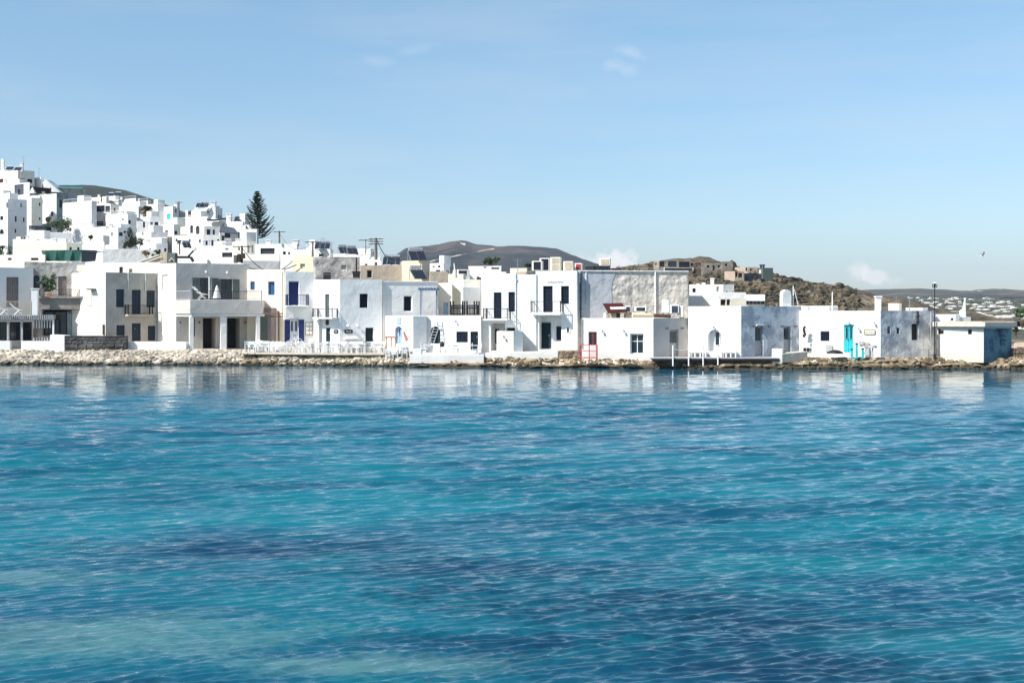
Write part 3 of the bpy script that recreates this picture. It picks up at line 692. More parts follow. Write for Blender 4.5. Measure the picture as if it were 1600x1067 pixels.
def deckchair(px, D, z, label, ang, s=1.):
    b = Vector((X(px, D), D, z)); t = thing('deck_chair', label, 'deck chair', b)
    def q(x, y, zz): c, e = math.cos(ang), math.sin(ang); return Vector((b.x+(x*c-y*e)*s, b.y+(x*e+y*c)*s, b.z+zz*s))
    m = MB(); m.tube(q(-.5,-.3,1.0), q(.5,-.3,.05), .035, n=4); m.tube(q(-.5,.3,1.0), q(.5,.3,.05), .035, n=4); m.build('frame', MT['white_paint'], t)
    m = MB(); m.hexa([q(-.5,-.27,.95), q(-.5,.27,.95), q(-.1,.27,.5), q(-.1,-.27,.5), q(-.5,-.27,.99), q(-.5,.27,.99), q(-.1,.27,.54), q(-.1,-.27,.54)])
    m.hexa([q(-.1,-.27,.5), q(-.1,.27,.5), q(.55,.27,.38), q(.55,-.27,.38), q(-.1,-.27,.54), q(-.1,.27,.54), q(.55,.27,.42), q(.55,-.27,.42)]); m.build('sling', MT['cloth'], t)
    m = MB(); m.tube(q(-.15,-.29,.0), q(.3,-.29,.45), .03, n=4); m.tube(q(-.15,.29,0), q(.3,.29,.45), .03, n=4); m.build('leg', MT['white_paint'], t)
zd = Z(492, 109)
deckchair(3, 108.3, zd, 'white reclining chair on the balcony at the left frame edge', .3); deckchair(25, 108.4, zd, 'white reclining chair in front of the taupe shutter', .3)
lowwall('short low white wall at the left frame edge beside the steps', [(-60,108.4),(16,108.6)], 0, [533,533])
lowwall('low white wall in front of the slatted pergola', [(33,108.4),(80,108.2)], 0, [533,533])
lowwall('white wall block stepping up beside the dark stone wall', [(78,108),(101,107.9)], 0, [523,524], th=1.2)
def stone_wall(label, pa, pb, y0, y1, mat, th=.5, sw=.55, sh=.3, name='stone_wall', stonemat=None, z0=None):
    t, f = lowwall(label, [pa, pb], 0, [y0, y0], mat, th, z0=z0, name=name, bevel=0)
    r3 = random.Random(int(pa[0])); z = Z(y1, pa[1]); ztop = Z(y0, pa[1]); row = 0
    while z < ztop-.05:
        h = sh*r3.uniform(.7, 1.2); u = -r3.random()*.3
        while u < f.L:
            w_ = sw*r3.uniform(.55, 1.35); m = MB(); o = r3.uniform(.02, .09)
            if u+w_ > .1 and u < f.L-.1:
                u0, u1 = max(0, u)+.02, min(f.L, u+w_)-.02; z1 = min(z+h, ztop)-.02; k = .12*min(w_, h)
                m.hexa([f.pt(u0,z+.02,.0), f.pt(u1,z+.02,.0), f.pt(u1,z+.02,-.05), f.pt(u0,z+.02,-.05), f.pt(u0,z1,.0), f.pt(u1,z1,.0), f.pt(u1,z1,-.05), f.pt(u0,z1,-.05)])
                m.hexa([f.pt(u0+k,z+.02+k,o), f.pt(u1-k,z+.02+k*r3.uniform(.3,2),o*r3.uniform(.5,1)), f.pt(u1,z+.03,0), f.pt(u0,z+.03,0), f.pt(u0+k*r3.uniform(.5,2),z1-k,o), f.pt(u1-k,z1-k*r3.uniform(.5,2),o), f.pt(u1,z1,0), f.pt(u0,z1,0)])
                m.build('stone', MT[stonemat or mat], t)
            u += w_
        z += h; row += 1
    return t
rockmat('wall_stone_dark', (.035,.035,.04), (.12,.11,.11), (.30,.28,.26), 1.6, False)
rockmat('wall_stone_brown', (.10,.08,.06), (.30,.22,.15), (.46,.38,.3), 1.8, False)
stone_wall('dark mossy stone wall on the pale rubble bank', (101,107.9), (198,108.2), 524.5, 545, 'wall_stone_dark', .5, .9, .38)
# weathered house with the palm balcony
B = house('weathered grey house with a dark arched shutter behind the palm balcony', 38, 38, 115, 114, 410, 'weathered', b=15, depth=7, ops=[
    ('R',52,62,430,462,'s','slate_blue',{'arch':1}), ('R',91,104,432,462,'s','taupe')])
B2 = house('brown rendered ground floor with tall glass doors and curtains under a dark balcony rail', 59, 59, 135, 110.4, 463.5, 'concrete_brown', b=10, depth=3.5, parapet=.05, ops=[
    ('R',66,131,484,524,'r','dark_room',{'r':1.3})])
f = B2['f']['R']
for (x0, x1, fm) in ((67,84,'slate_blue'), (85,104,'slate_blue'), (105,128,'galv')):
    u0, u1, za, zb = f.rect(x0, x1, 487, 523, -.7); filling(B2['t'], f, u0, u1, za, zb, 'w', 'navy', {'r': .8, 'frame': fm, 'n': 2})
for (x0, x1) in ((106.5,112), (116,124)):
    u0, u1, za, zb = f.rect(x0, x1, 490, 522, -.7); m = MB()
    for k in range(6): m.fbox(f, u0+(u1-u0)*k/6, u0+(u1-u0)*(k+.8)/6, -.715-.02*(k%2), -.70, za, zb)
    m.build('curtain', MT['curtain'], B2['t'])
railing(B2['t'], f, f.u(50), f.L-.1, Z(463.5,110.4), Z(452,110.4)-Z(463.5,110.4), 'dark_wood', -.05, 0, .16, .06)
part(B2, 'R', 'balcony_edge', 'concrete_brown', (55,135,463.2,466,.003,.25))
# cream house with stained side
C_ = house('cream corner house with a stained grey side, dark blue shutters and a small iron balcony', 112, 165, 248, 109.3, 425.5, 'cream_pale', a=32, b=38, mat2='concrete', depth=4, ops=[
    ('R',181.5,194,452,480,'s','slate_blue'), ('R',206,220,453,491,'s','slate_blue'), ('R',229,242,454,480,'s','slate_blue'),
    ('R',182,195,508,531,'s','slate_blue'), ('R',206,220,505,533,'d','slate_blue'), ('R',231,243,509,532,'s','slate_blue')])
balcony(C_, 'R', 200, 240, 477, 491.5, 494, .8, 'black', 'concrete', .12)
pipe(C_, 'R', 246, 431, 532, 'grey_paint', .06); pipe(C_, 'R', 200, 426, 452, 'white_paint', .03); pipe(C_, 'R', 227, 427, 455, 'white_paint', .03)
part(C_, 'L', 'wooden_board', 'dark_wood', (160,162.5,507,523,.02,.08))
part(C_, 'L', 'awning', 'dark_wood', (135,143,451,453,.003,.5)); part(C_, 'L', 'shutter', 'cream', (136,143,454,478,.01,.06))
Cb = house('cream roof storey with two tiny windows behind the stained corner house', 133, 250, 256, 114.2, 410, 'cream_pale', a=9, depth=5, z0=6, ops=[
    ('L',186,192,417,426,'p','dark_room'), ('L',201,207,420,426,'p','taupe')])
# house with the long balcony
Dh = house('pale two-storey house with a long railed balcony over a columned porch', 247, 275, 389.5, 110, 411, 'cream_pale', a=42, b=29, mat2='shade_grey', depth=6, ops=[
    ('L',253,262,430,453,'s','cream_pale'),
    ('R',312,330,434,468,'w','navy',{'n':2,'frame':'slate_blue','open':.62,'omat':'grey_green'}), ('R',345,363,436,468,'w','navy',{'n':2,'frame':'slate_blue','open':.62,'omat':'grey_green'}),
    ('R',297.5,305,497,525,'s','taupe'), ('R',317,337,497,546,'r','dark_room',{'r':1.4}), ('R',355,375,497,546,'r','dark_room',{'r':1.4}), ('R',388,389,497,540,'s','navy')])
def long_balcony():
    t = Dh['t']; C = Vector((X(297,107.9), 107.9)); L = from_corner(C, R(48), 273.5, -1); Rr = from_corner(C, R(24), 410, 1)
    f1, f2 = Face(L, C), Face(C, Rr); back = Vector((-.25, 3.0))
    poly = [L, C, Rr, Rr+back, L+back]
    zt, zb = Z(468.5, 107.9), Z(490.5, 107.9)
    m = MB(); m.prism([(p.x, p.y) for p in poly], zb, zt); bl = m.build('balcony', MT['shade_grey'], t, bevel=.03); bl['label'] = 'deep white balcony parapet'
    m = MB(); m.prism([(p.x+.08, p.y+.12) for p in poly], zb-.22, zb-.003); m.build('beam', MT['white_worn'], t)
    h = Z(454.5, 107.9)-zt
    railing(t, f1, .05, f1.L-.02, zt, h, 'grey_paint', -.08, 0, .12, .04); railing(t, f2, .05, f2.L-.05, zt, h, 'iron', -.08, 0, .12, .04)
    for px, w_ in ((300, .34), (350, .5), (404, .34)):
        u = f2.u(px); m = MB(); m.fbox(f2, u-w_/2, u+w_/2, -.5, -.14, 1.0, zb-.22); m.build('column', MT['white'], t, bevel=.03)
    return f2, zt
f2, zt = long_balcony()
for px in (281, ): lamp(Dh, 'R', px, 504, 'iron', .7)
for px in (311, 346, 382): lamp(Dh, 'R', px, 504, 'iron', .7)
for px, y in ((321, 425), (354, 426)): lamp(Dh, 'R', px, y, 'white_paint', .9)
m = MB(); u = f2.u(331); m.fbox(f2, u-.06, u+.06, -1.2, -1.08, zt, zt+2.0); m.build('balcony_divider', MT['white_paint'], Dh['t'])
lounger_at = f2.pt(f2.u(312), zt, -.9)
deckchair(312, lounger_at.y, zt, 'white sun lounger on the long balcony beside the grey-green shutters', 0., 1.15)
def parasol_closed(px, D, z, h, label):
    t = thing('parasol', label, 'parasol', (X(px, D), D, z)); x = X(px, D); m = MB(); m.tube((x, D, z), (x, D, z+h), .025, n=6); m.build('pole', MT['white_paint'], t)
    m = MB(); m.tube((x, D, z+h*.12), (x, D, z+h*.5), .36, .24, 9); m.tube((x, D, z+h*.5), (x, D, z+h), .24, .05, 9); m.build('canopy', MT['cloth'], t)
parasol_closed(339, f2.pt(f2.u(339), 0, -.6).y, zt, 1.25, 'folded white parasol on the long balcony between the glass doors')
lowwall('low white wall along the rubble bank in front of the cream corner house', [(180,108.9),(286,108.3)], 0, [533.5,534.5], th=.4)
lowwall('short low white wall end beside the porch column', [(272,107.9),(291,107.8)], 0, [534,534.5], th=.5)
def stair_rail():
    t = thing('handrail', 'small white handrail by the low wall next to the cream facade', 'handrail', P(252, 536, 108.6)); m = MB()
    q = [P(252,521,108.6), P(262,518,108.6), P(264,534,108.6), P(267,543,108.6)]; m.tube(q[0], q[1], .03); m.tube(q[1], q[3], .03); m.tube(P(252,533,108.6), P(264,530,108.6), .025); m.build('rail', MT['white_paint'], t)
stair_rail()
# cream house with blue windows
E = house('cream house with three small blue windows next to the long balcony', 386, 444, 446, 111.8, 421, 'cream', a=16, depth=6, ops=[
    ('L',391,398,440,453,'s','mid_blue'), ('L',418.5,429,440,461,'s','mid_blue',{'r':.3}), ('L',419.5,428.5,498,519,'s','blue')])
pipe(E, 'L', 441, 424, 530, 'cream', .04)
part(E, 'L', 'shed', 'taupe', (405,424,481,545,.01,.9)); part(E, 'L', 'shed_door', 'grey_green', (408,418,494,541,.91,.95))
def post():
    D = 108.4; t = thing('wooden_post', 'brown timber post with crossbeams in front of the cream house', 'post', P(435.5, 534, D))
    m = MB(); m.box(X(434.3,D), X(436.8,D), D-.07, D+.07, Z(537,D), Z(486,D)); m.build('post', MT['brown'], t)
    for y, x0 in ((490, 411), (494.5, 421)):
        m = MB(); a, b = P(x0, y, D+1.6), P(441, y, D-.3); m.tube(a, b, .07, n=4); m.build('crossbeam', MT['brown'], t)
post()
lowwall('white planter wall beneath the brown timber post', [(400,107.2),(421,107.2),(446,106.9)], 0, [531,534,535])
# blue-shuttered house
Fh = house('narrow pale house with royal blue doors, shutters and balcony', 445.5, 445.5, 490, 108.2, 424.5, 'white', b=22, depth=6, ops=[
    ('R',451.5,467,440,477,'s','blue',{'r':.3}), ('R',453.5,466,499,536,'d','white_paint',{'n':2,'glass':1,'open':.48,'omat':'blue'})])
balcony(Fh, 'R', 448.5, 483, 461, 477.5, 479.5, .75, 'blue', 'white', .13)
part(Fh, 'R', 'lintel', 'grey_paint', (452,467,497,499,.01,.12)); lamp(Fh, 'R', 457, 492, 'grey_paint', .7)
part(Fh, 'R', 'menu_board', 'khaki', (477.5,489,503,524,.01,.05))
for i in range(3):
    for j in range(2): part(Fh, 'R', 'menu_card', 'white_paint', (478.6+j*5.2,482.6+j*5.2,504.5+i*6.4,509+i*6.4,.055,.075))
# white corner house with the oval signs
G_ = house('white corner house with an iron balcony and a black oval sign on its long side', 490, 531, 597, 105.8, 436.5, 'white', a=27, b=19, depth=7, ops=[
    ('L',508,514.5,460,496,'d','grey_green'), ('L',509,516,512,540,'d','teal_dark'),
    ('R',562,575,459,481,'s','navy',{'r':.35}), ('R',571,583.5,512,541,'s','teal_dark',{'r':.3})])
balcony(G_, 'L', 487.5, 519, 482.5, 496, 498.5, .8, 'iron', 'white', .11)
part(G_, 'L', 'niche', 'taupe', (497,508,501,524,.004,.012)) if False else None
part(G_, 'L', 'pillar', 'white', (494,498,500,545,.02,.3), bevel=.03)
for px in (543, 558): lamp(G_, 'R', px, 508.5, 'white_paint', 1.4)
part(G_, 'R', 'shelf', 'white', (540,563,528.5,530.5,.003,.5))
sign(G_, 'R', 538,551,515,521, 'black oval sign with white script beside the two white wall lamps', 'black', 'black', 'Manos', 'white_paint', .17)
sign(G_, 'L', 521.5,528.5,515,521, 'small black oval sign with white letters by the corner of the white house', 'black', 'black', 'Tsi', 'white_paint', .2)
sign(G_, 'L', 509,514,499.5,508, 'black upright oval shield hanging above the teal door', 'black', 'iron', '', 'white_paint', .2)
H2 = house('lavender-white house with one deep navy window beside the grey-blue pergola', 597.5, 597.5, 684, 107.2, 439.5, 'white', b=19, depth=6, ops=[
    ('R',631.5,643.5,463,486,'s','navy',{'r':.45})])
part(H2, 'R', 'pilaster', 'white', (598,600,440,545,.01,.06)); part(H2, 'R', 'cornice', 'white', (598,684,439.3,441,.003,.08))
def pergola_blue():
    D = 105.6; zb = Z(493, D); t = thing('pergola', 'grey-blue timber pergola frame on the roof terrace', 'pergola', (X(657,D), D, zb))
    for px, dd in ((657.5, 0), (682, .2), (682, 1.6), (657.5, 1.6)):
        m = MB(); x = X(px, D); m.box(x-.06, x+.06, D+dd-.06, D+dd+.06, zb, Z(453, D)); m.build('post', MT['slate_blue' if dd < 1 else 'grey_paint'], t)
    m = MB(); m.box(X(653,D), X(685,D), D-.1, D+.05, Z(453.5,D), Z(450.5,D)); m.box(X(653,D), X(685,D), D+1.55, D+1.7, Z(453.5,D), Z(450.5,D)); m.build('beam', MT['slate_blue'], t)
    for i in range(7):
        x = X(655+i*4.6, D); m = MB(); m.box(x-.03, x+.03, D-.25, D+1.9, Z(450.4,D), Z(449.3,D)); m.build('rafter', MT['slate_blue'], t)
plain('slate_pale', (.16,.22,.32), .7); MT['slate_blue_keep'] = MT['slate_blue']; MT['slate_blue'] = MT['slate_pale']; pergola_blue(); MT['slate_blue'] = MT['slate_blue_keep']
# low taverna terrace
I1 = house('low white taverna wing with a small arched blue door and pale blue plaque', 602, 645, 667, 103.9, 493, 'white', a=22, b=30, depth=2.5, ops=[
    ('L',617.5,628,510,537,'d','pale_blue',{'arch':1,'n':2,'r':.3})])
part(I1, 'L', 'plaque', 'pale_blue', (620,625.5,496,506,.004,.04)); part(I1, 'L', 'door_strip', 'blue', (623.8,625.6,513,524,.0,.02))
I2 = house('low white taverna with a big dark arched opening and navy shutters', 664, 751.5, 752, 103.6, 493, 'white', a=16, depth=3, ops=[
    ('L',671,688,510,537,'r','teal_dark',{'arch':1,'r':.5}), ('L',713,731,518,535,'s','navy',{'n':3}), ('L',735,747,518,547,'d','navy')])
lamp(I2, 'L', 666.5, 515, 'grey_paint', .7); lamp(I2, 'L', 690, 515, 'grey_paint', .7); lamp(I2, 'L', 712, 502, 'grey_paint', .7)
def ladder():
    f = I2['f']['L']; u = f.u(678); t = thing('ladder', 'grey ladder leaning against the arched taverna opening', 'ladder', f.pt(u, 1, .9))
    a, b = f.pt(f.u(674), Z(546,103.6), 1.1), f.pt(f.u(682), Z(501,103.6), .1); s = Vector((f.d.x, f.d.y, 0))*.42
    m = MB(); m.tube(a, b, .035, n=4); m.tube(a+s, b+s, .035, n=4); m.build('rail', MT['grey_paint'], t)
    for k in range(1, 10): m = MB(); q = a.lerp(b, k/10); m.tube(q, q+s, .025, n=4); m.build('rung', MT['grey_paint'], t)
ladder()
J1 = house('small cream house with a pale blue door behind the roof terrace', 682, 706, 707, 109.4, 442, 'cream', a=20, depth=3, ops=[('L',692.5,700,473,496,'d','pale_blue')])
J2 = house('cream house with a tall rounded niche behind the black terrace rail', 704, 724, 752, 110.2, 437, 'cream_pale', a=20, b=14, depth=5, ops=[('L',706.5,717,451,475,'n','cream_pale',{'arch':1,'r':.12})])
house('square grey stair hood behind the black terrace rail', 720, 723, 751, 107.6, 448, 'white_worn', b=34, depth=2, z0=3.5)
def terrace_rail():
    D = 105.2; z = Z(492.5, D); t = thing('fence', 'black timber terrace fence with tall post tops above the taverna', 'fence', (X(706,D), D, z))
    for x0, x1 in ((706, 724), (729, 749)):
        m = MB()
        for y in (477, 481, 491): m.box(X(x0,D), X(x1,D), D-.03, D+.03, Z(y+1.2,D), Z(y-.6,D))
        m.build('rail', MT['black'], t)
        n = int((x1-x0)/2.2)
        for i in range(n+1):
            m = MB(); x = X(x0+(x1-x0)*i/n, D); m.box(x-.035, x+.035, D-.06, D-.031, z, Z(476.5, D)); m.build('picket', MT['black'], t)
    for px in (704, 708, 726, 722.8, 729.5, 741, 745, 748.5):
        m = MB(); x = X(px, D); m.box(x-.06, x+.06, D+.031, D+.13, z, Z(470.5, D)); m.build('post', MT['black'], t)
terrace_rail()
# white house with the black balcony
K = house('whitewashed house with a black railed balcony and two navy shutters above a shaded porch', 752, 806, 807, 103.4, 427.5, 'white_worn', a=16, depth=6, ops=[
    ('L',771.5,783.5,457,498,'s','navy'), ('L',794.5,804.5,456.5,487,'s','navy'), ('L',767,789,505,548,'r','none',{'r':1.3}), ('L',791,804.5,512,535,'r','dark_room',{'r':.5})])
balcony(K, 'L', 754, 793, 482.5, 498.5, 501, .9, 'black', 'white', .17)
f = K['f']['L']; u0, u1, za, zb = f.rect(772,779,514,537,-1.1); filling(K['t'], f, u0, u1, za, zb, 'd', 'navy', {'r': 1.28})
kb = house('cream plastered porch block with a lavender side in front of the black balcony house', 776, 802.5, 817, 101.9, 517.5, 'cream_pale', a=10, b=32, mat2='white', depth=1.5, parapet=.05, roofmat='white')
lamp(kb, 'L', 787, 526, 'grey_paint', .8)
L0 = house('blank whitewashed wall set between the two black balconies', 806.5, 838, 838.5, 103.1, 429, 'white_worn', a=14, depth=6)
pipe(L0, 'L', 808, 436, 440, 'grey_paint', .03)
Lh = house('tall white house with navy doors, a black balcony and raised lettering near the roof', 837, 901, 903.5, 102.3, 423, 'white', a=16, b=30, depth=7, ops=[
    ('L',848.5,863.5,447,488,'s','navy',{'r':.25}), ('L',876.5,889,447,475,'s','navy',{'r':.25}), ('L',842.5,877,494,546,'r','none',{'r':.8})])
balcony(Lh, 'L', 828.5, 876, 471, 488.5, 492.5, .95, 'black', 'white', .15)
f = Lh['f']['L']; u0, u1, za, zb = f.rect(845,860,504,544.5,-.6); filling(Lh['t'], f, u0, u1, za, zb, 'd', 'teal_dark', {'r': .79, 'n': 1})
u0, u1, za, zb = f.rect(868.5,877,510,532,-.6); filling(Lh['t'], f, u0, min(u1, f.u(877)-.05), za, zb, 's', 'navy', {'r': .79, 'n': 1})
texto('AMARANTOS', f, f.u(868), Z(440.8,102.5), .21, 'grey_paint', Lh['t'], .02, .015)
part(Lh, 'L', 'window', 'white_paint', (883.5,891,510,520,.003,.05)); part(Lh, 'L', 'pane', 'dark_room', (885.5,889,512,519,.051,.06))
for px in (828.5, 862):
    fx = Lh['f']['L']; u = fx.u(px, .02); z = Z(550, 102.3); m = MB(); N = 14
    for k in range(N):
        a0, a1 = 2*math.pi*k/N, 2*math.pi*(k+1)/N; m.tube(fx.pt(u+.13*math.cos(a0), z+.11*math.sin(a0), .05), fx.pt(u+.13*math.cos(a1), z+.11*math.sin(a1), .05), .02, n=4)
    if px > 850: m.build('wall_ring', MT['grey_paint'], Lh['t'])
lowwall('white plinth wall along the rocks below the tall white house', [(700,102.6),(800,101.7),(872,101.2)], 0, [553,550,548.5], th=.8)
stone_wall('rough rubble stone plinth at the corner of the tall white house', (871,101.3), (908,100.9), 547.5, 563, 'wall_stone_brown', .8, .42, .24)
# grey rough side wall
M = house('large rough grey side wall of the tall house with white drainpipes', 903.5, 903.5, 1076, 102.9, 423, 'rough_stone', b=9, depth=8, bev=.09)
f = M['f']['R']
for px, y0, y1, mt_, r_ in ((905.8,424,442,'white_paint',.05),(907.2,426,497,'iron',.06),(915.5,424,440,'white_paint',.04),(915.2,441,475,'grey_paint',.05),(1023.5,424,490,'white_paint',.06)): pipe(M, 'R', px, y0, y1, mt_, r_)
part(M, 'R', 'cornice', 'white_worn', (904,1076,422.6,424.5,.003,.12))
def patches():     # smooth render left on the rubble wall
    m = MB(); fx = f; pts = [(904.5,425),(962,427),(957,440),(955,452),(957,470),(945,497),(904.5,497)]
    q = []
    for px, py in pts: u = fx.u(px, .03); q.append(fx.pt(u, fx.z(py, u), .03))
    m.quad(*q[::-1]); b_ = [v-Vector((fx.nrm.x, fx.nrm.y, 0))*.027 for v in q]
    for i in range(len(q)): j = (i+1)%len(q); m.quad(q[i], q[j], b_[j], b_[i])
    m.build('render_patch', MT['blue_grey'], M['t'])
patches()
# low house with the red landing
N = house('low white house with a red door, a tall glazed door and a shaded blue-white side', 909, 1021.5, 1075.5, 99.6, 497, 'white', a=13, b=34, depth=2.4, z0=.3, mat2='shade_grey', ops=[
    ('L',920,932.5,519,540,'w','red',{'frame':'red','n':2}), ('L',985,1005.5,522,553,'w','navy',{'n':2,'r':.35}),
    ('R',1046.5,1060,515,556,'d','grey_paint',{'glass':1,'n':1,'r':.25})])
lamp(N, 'L', 941, 517, 'grey_paint', .9); lamp(N, 'L', 974.5, 517, 'grey_paint', .9); lamp(N, 'R', 1041, 513, 'iron', .8); lamp(N, 'R', 1065, 513, 'iron', .8)
pipe(N, 'L', 909.8, 498, 545, 'grey_paint', .035); part(N, 'L', 'pilaster', 'white', (1015,1021,498,560,.005,.06), bevel=.02)
def landing():
    D = 99.9; z = Z(559, D); t = thing('landing_platform', 'red metal landing cage on the rocks below the red door', 'platform', (X(919,D), D-.4, z-.3))
    x0, x1 = X(906.5, D), X(931.5, D); y0, y1 = D-1.3, D-.15
    m = MB(); m.box(x0, x1, y0, y1, z, z+.07); m.build('deck', MT['rose'], t)
    m = MB()
    for (a, b) in (((x0,y0),(x1,y0)), ((x0,y1),(x1,y1)), ((x0,y0),(x0,y1))):
        for zz in (.55, 1.02): m.tube((a[0],a[1],z+zz), (b[0],b[1],z+zz), .025, n=4)
    m.build('rail', MT['rose'], t)
    for (x, y) in ((x0,y0),(x1,y0),(x0,y1),(x1,y1),((x0+x1)/2,y0)):
        m = MB(); m.tube((x,y,z-.18), (x,y,z+1.05), .035, n=5); m.build('post', MT['red'], t)
    m = MB()
    for i in range(9): x = (x0+x1)/2+(x1-x0)/2*i/9; m.tube((x,y0,z+.07), (x,y0,z+1.02), .012, n=4)
    m.build('mesh_panel', MT['rose'], t)
landing()
# white house on the quay corner
O = house('bright white corner house with an arched niche and a peeling blue-shaded side', 1075.5, 1158, 1252, 98.9, 478.5, 'white', a=22, b=30, mat2='patchy_shade_tint', depth=5, z0=.4, ops=[
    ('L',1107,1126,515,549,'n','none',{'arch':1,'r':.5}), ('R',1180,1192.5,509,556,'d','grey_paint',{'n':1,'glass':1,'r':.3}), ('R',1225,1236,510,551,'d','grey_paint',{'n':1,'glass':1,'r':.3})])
f = O['f']['L']; u0, u1, za, zb = f.rect(1117,1126,518,540,-.4); filling(O['t'], f, u0, u1-.06, za, zb, 'w', 'navy', {'r': .48, 'n': 1})
for px in (1177, 1200, 1220.5, 1242): lamp(O, 'R', px, 510, 'iron', .9)
lamp(O, 'L', 1115, 511, 'grey_paint', .8)
part(O, 'R', 'ledge', 'white', (1183,1195,507.5,509,.003,.15))
for x0, x1 in ((1076.5,1103), (1126,1150)):
    m = part(O, 'L', 'bench', 'white_paint', (x0, x1, 549.2, 551, .1, .6)); m['label'] = 'built-in white bench'
    fx = O['f']['L']
    for px in np.linspace(x0+1, x1-1, 4): part(O, 'L', 'bench_leg', 'white_paint', (px-.7, px+.7, 551.1, 558.5, .12, .55))
def whiteblock():
    t, f_ = lowwall('white plastered block at the door step on the boardwalk end', [(1206,98.2),(1223,98.0)], 0, [545,545.5], th=1.0, z0=.4)
whiteblock()
def boardwalk():
    D = 98.3; z0 = Z(561.3, D); z1 = Z(559.3, D); t = thing('boardwalk', 'grey timber boardwalk on white posts above the brown rocks', 'boardwalk', (X(1018,D), D, z0-.3))
    xa, xb = X(1018, D), X(1216, D); n = 34; proto = None
    for i in range(n):
        if proto is None:
            m = MB(); m.box(xa, xa+(xb-xa)/n-.02, D-.35, D+1.7, z0+.06, z1+.03); proto = m.build('plank', MT['grey_paint'], t)
        else: c = proto.copy(); COL.objects.link(c); c.parent = t; c.location.x += (xb-xa)/n*i
    m = MB(); m.box(xa, xb, D-.33, D-.25, z0-.12, z0+.055); m.build('beam', MT['black'], t)
    for px in (1050.5, 1075, 1097.5, 1120.5):
        m = MB(); x = X(px, D); m.tube((x, D-.42, z0-.5), (x, D-.42, Z(540, D)), .055, n=8); m.tube((x, D-.42, Z(540,D)), (x, D-.42, Z(539,D)), .075, n=8); m.build('post', MT['white_paint'], t)
    m = MB(); 
    for a_, b_ in ((1050.5,1075),(1075,1097.5),(1097.5,1120.5)):
        pr = None
        for k in range(9):
            s = k/8; q = Vector((X(a_+(b_-a_)*s, D), D-.42, Z(544+4*s*(1-s)*3, D)))
            if pr is not None: m.tube(pr, q, .014, n=4)
            pr = q
    m.build('rope', MT['cloth'], t)
boardwalk()
lowwall('pale concrete step running along the blue-shaded wall', [(1222,97.9),(1262,99.2)], 0, [552.5,549], 'slab', th=.9, z0=.5)
# bell gable and masts behind the quay house
def bell_gable():
    D = 101.5; z = O['zt']-.4; f_ = Face(P(1223, 0, D), P(1236.5, 0, D+.2)); t = thing('bell_gable', 'white round-topped bell gable on the roof behind the quay house', 'bell gable', f_.pt(0, z))
    m = MB(); ztop = Z(452.5, D); r = f_.L/2; N = 10; front = [(0, z), (f_.L, z)]+[(r+r*math.cos(math.pi*k/N), ztop-r+r*math.sin(math.pi*k/N)) for k in range(N+1)]
    th = .5
    m.quad(*[f_.pt(u, zz, 0) for u, zz in front]); m.quad(*[f_.pt(u, zz, -th) for u, zz in reversed(front)])
    for i in range(len(front)):
        a_, b_ = front[i], front[(i+1) % len(front)]; m.quad(f_.pt(*b_, 0), f_.pt(*a_, 0), f_.pt(*a_, -th), f_.pt(*b_, -th))
    m.build('gable', MT['white'], t)
bell_gable()
def mast(px, y0, y1, D, label, mat='white_paint', r=.05, name='mast', stay=None):
    t = thing(name, label, name.replace('_', ' '), P(px, y1, D)); m = MB(); m.tube(P(px, y1, D), P(px, y0, D), r, r*.8, 7); m.build('pole', MT[mat], t)
    if stay: m = MB(); m.tube(P(stay[0], stay[1], D), P(stay[2], stay[3], D), .03, n=4); m.build('stay', MT[mat], t)
mast(1239.5, 447, 484, 102, 'white flagpole with a slanting stay beside the bell gable', stay=(1241,452,1247,476))
mast(1300.5, 456, 486, 103, 'white flagpole standing on the roof above the black window')
mast(1264, 468, 486, 103, 'thin rusty rod on the roof beside the white flagpole', 'brown', .025, 'rod')
# white house with turquoise door
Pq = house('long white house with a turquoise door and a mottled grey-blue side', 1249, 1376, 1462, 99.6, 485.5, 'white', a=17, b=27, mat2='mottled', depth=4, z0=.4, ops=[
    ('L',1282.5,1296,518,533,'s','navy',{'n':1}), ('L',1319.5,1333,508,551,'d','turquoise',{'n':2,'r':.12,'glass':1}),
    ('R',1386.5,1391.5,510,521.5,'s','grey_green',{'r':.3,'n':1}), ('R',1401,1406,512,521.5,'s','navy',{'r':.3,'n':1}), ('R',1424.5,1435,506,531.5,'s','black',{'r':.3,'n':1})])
part(Pq, 'L', 'lintel', 'teal', (1319,1333.5,507,508.5,.004,.06))
chimney(Pq, 1372, 462.5, 1., .42, 'white', True, 'L')
lamp(Pq, 'L', 1326, 504, 'grey_paint', 1.); lamp(Pq, 'L', 1341, 513, 'grey_paint', .9); lamp(Pq, 'L', 1365.5, 504, 'grey_paint', .9)
part(Pq, 'L', 'vent', 'cloth', (1303,1308.5,506,513.5,.003,.03)); part(Pq, 'L', 'meter_box', 'grey_paint', (1290,1300,539.5,549,.003,.14))
part(Pq, 'L', 'meter_box', 'grey_paint', (1342,1349.5,533.5,538.5,.003,.15)); part(Pq, 'L', 'meter_box', 'khaki', (1351,1358,535.5,543,.003,.15)); part(Pq, 'L', 'meter_box', 'grey_paint', (1351,1358,544,555,.003,.2))
part(Pq, 'L', 'ladder_frame', 'white_paint', (1343,1344,540,558,.2,.26), (1348.5,1349.5,540,558,.2,.26), (1343,1349.5,546,547,.2,.26))
s_ = sign(Pq, 'L', 1350,1368,515.3,523.3, 'long framed brown and orange name board on the white wall right of the turquoise door', 'cream', 'brown', 'Sigi Ikthios', 'orange_clay', .17, oval=False)
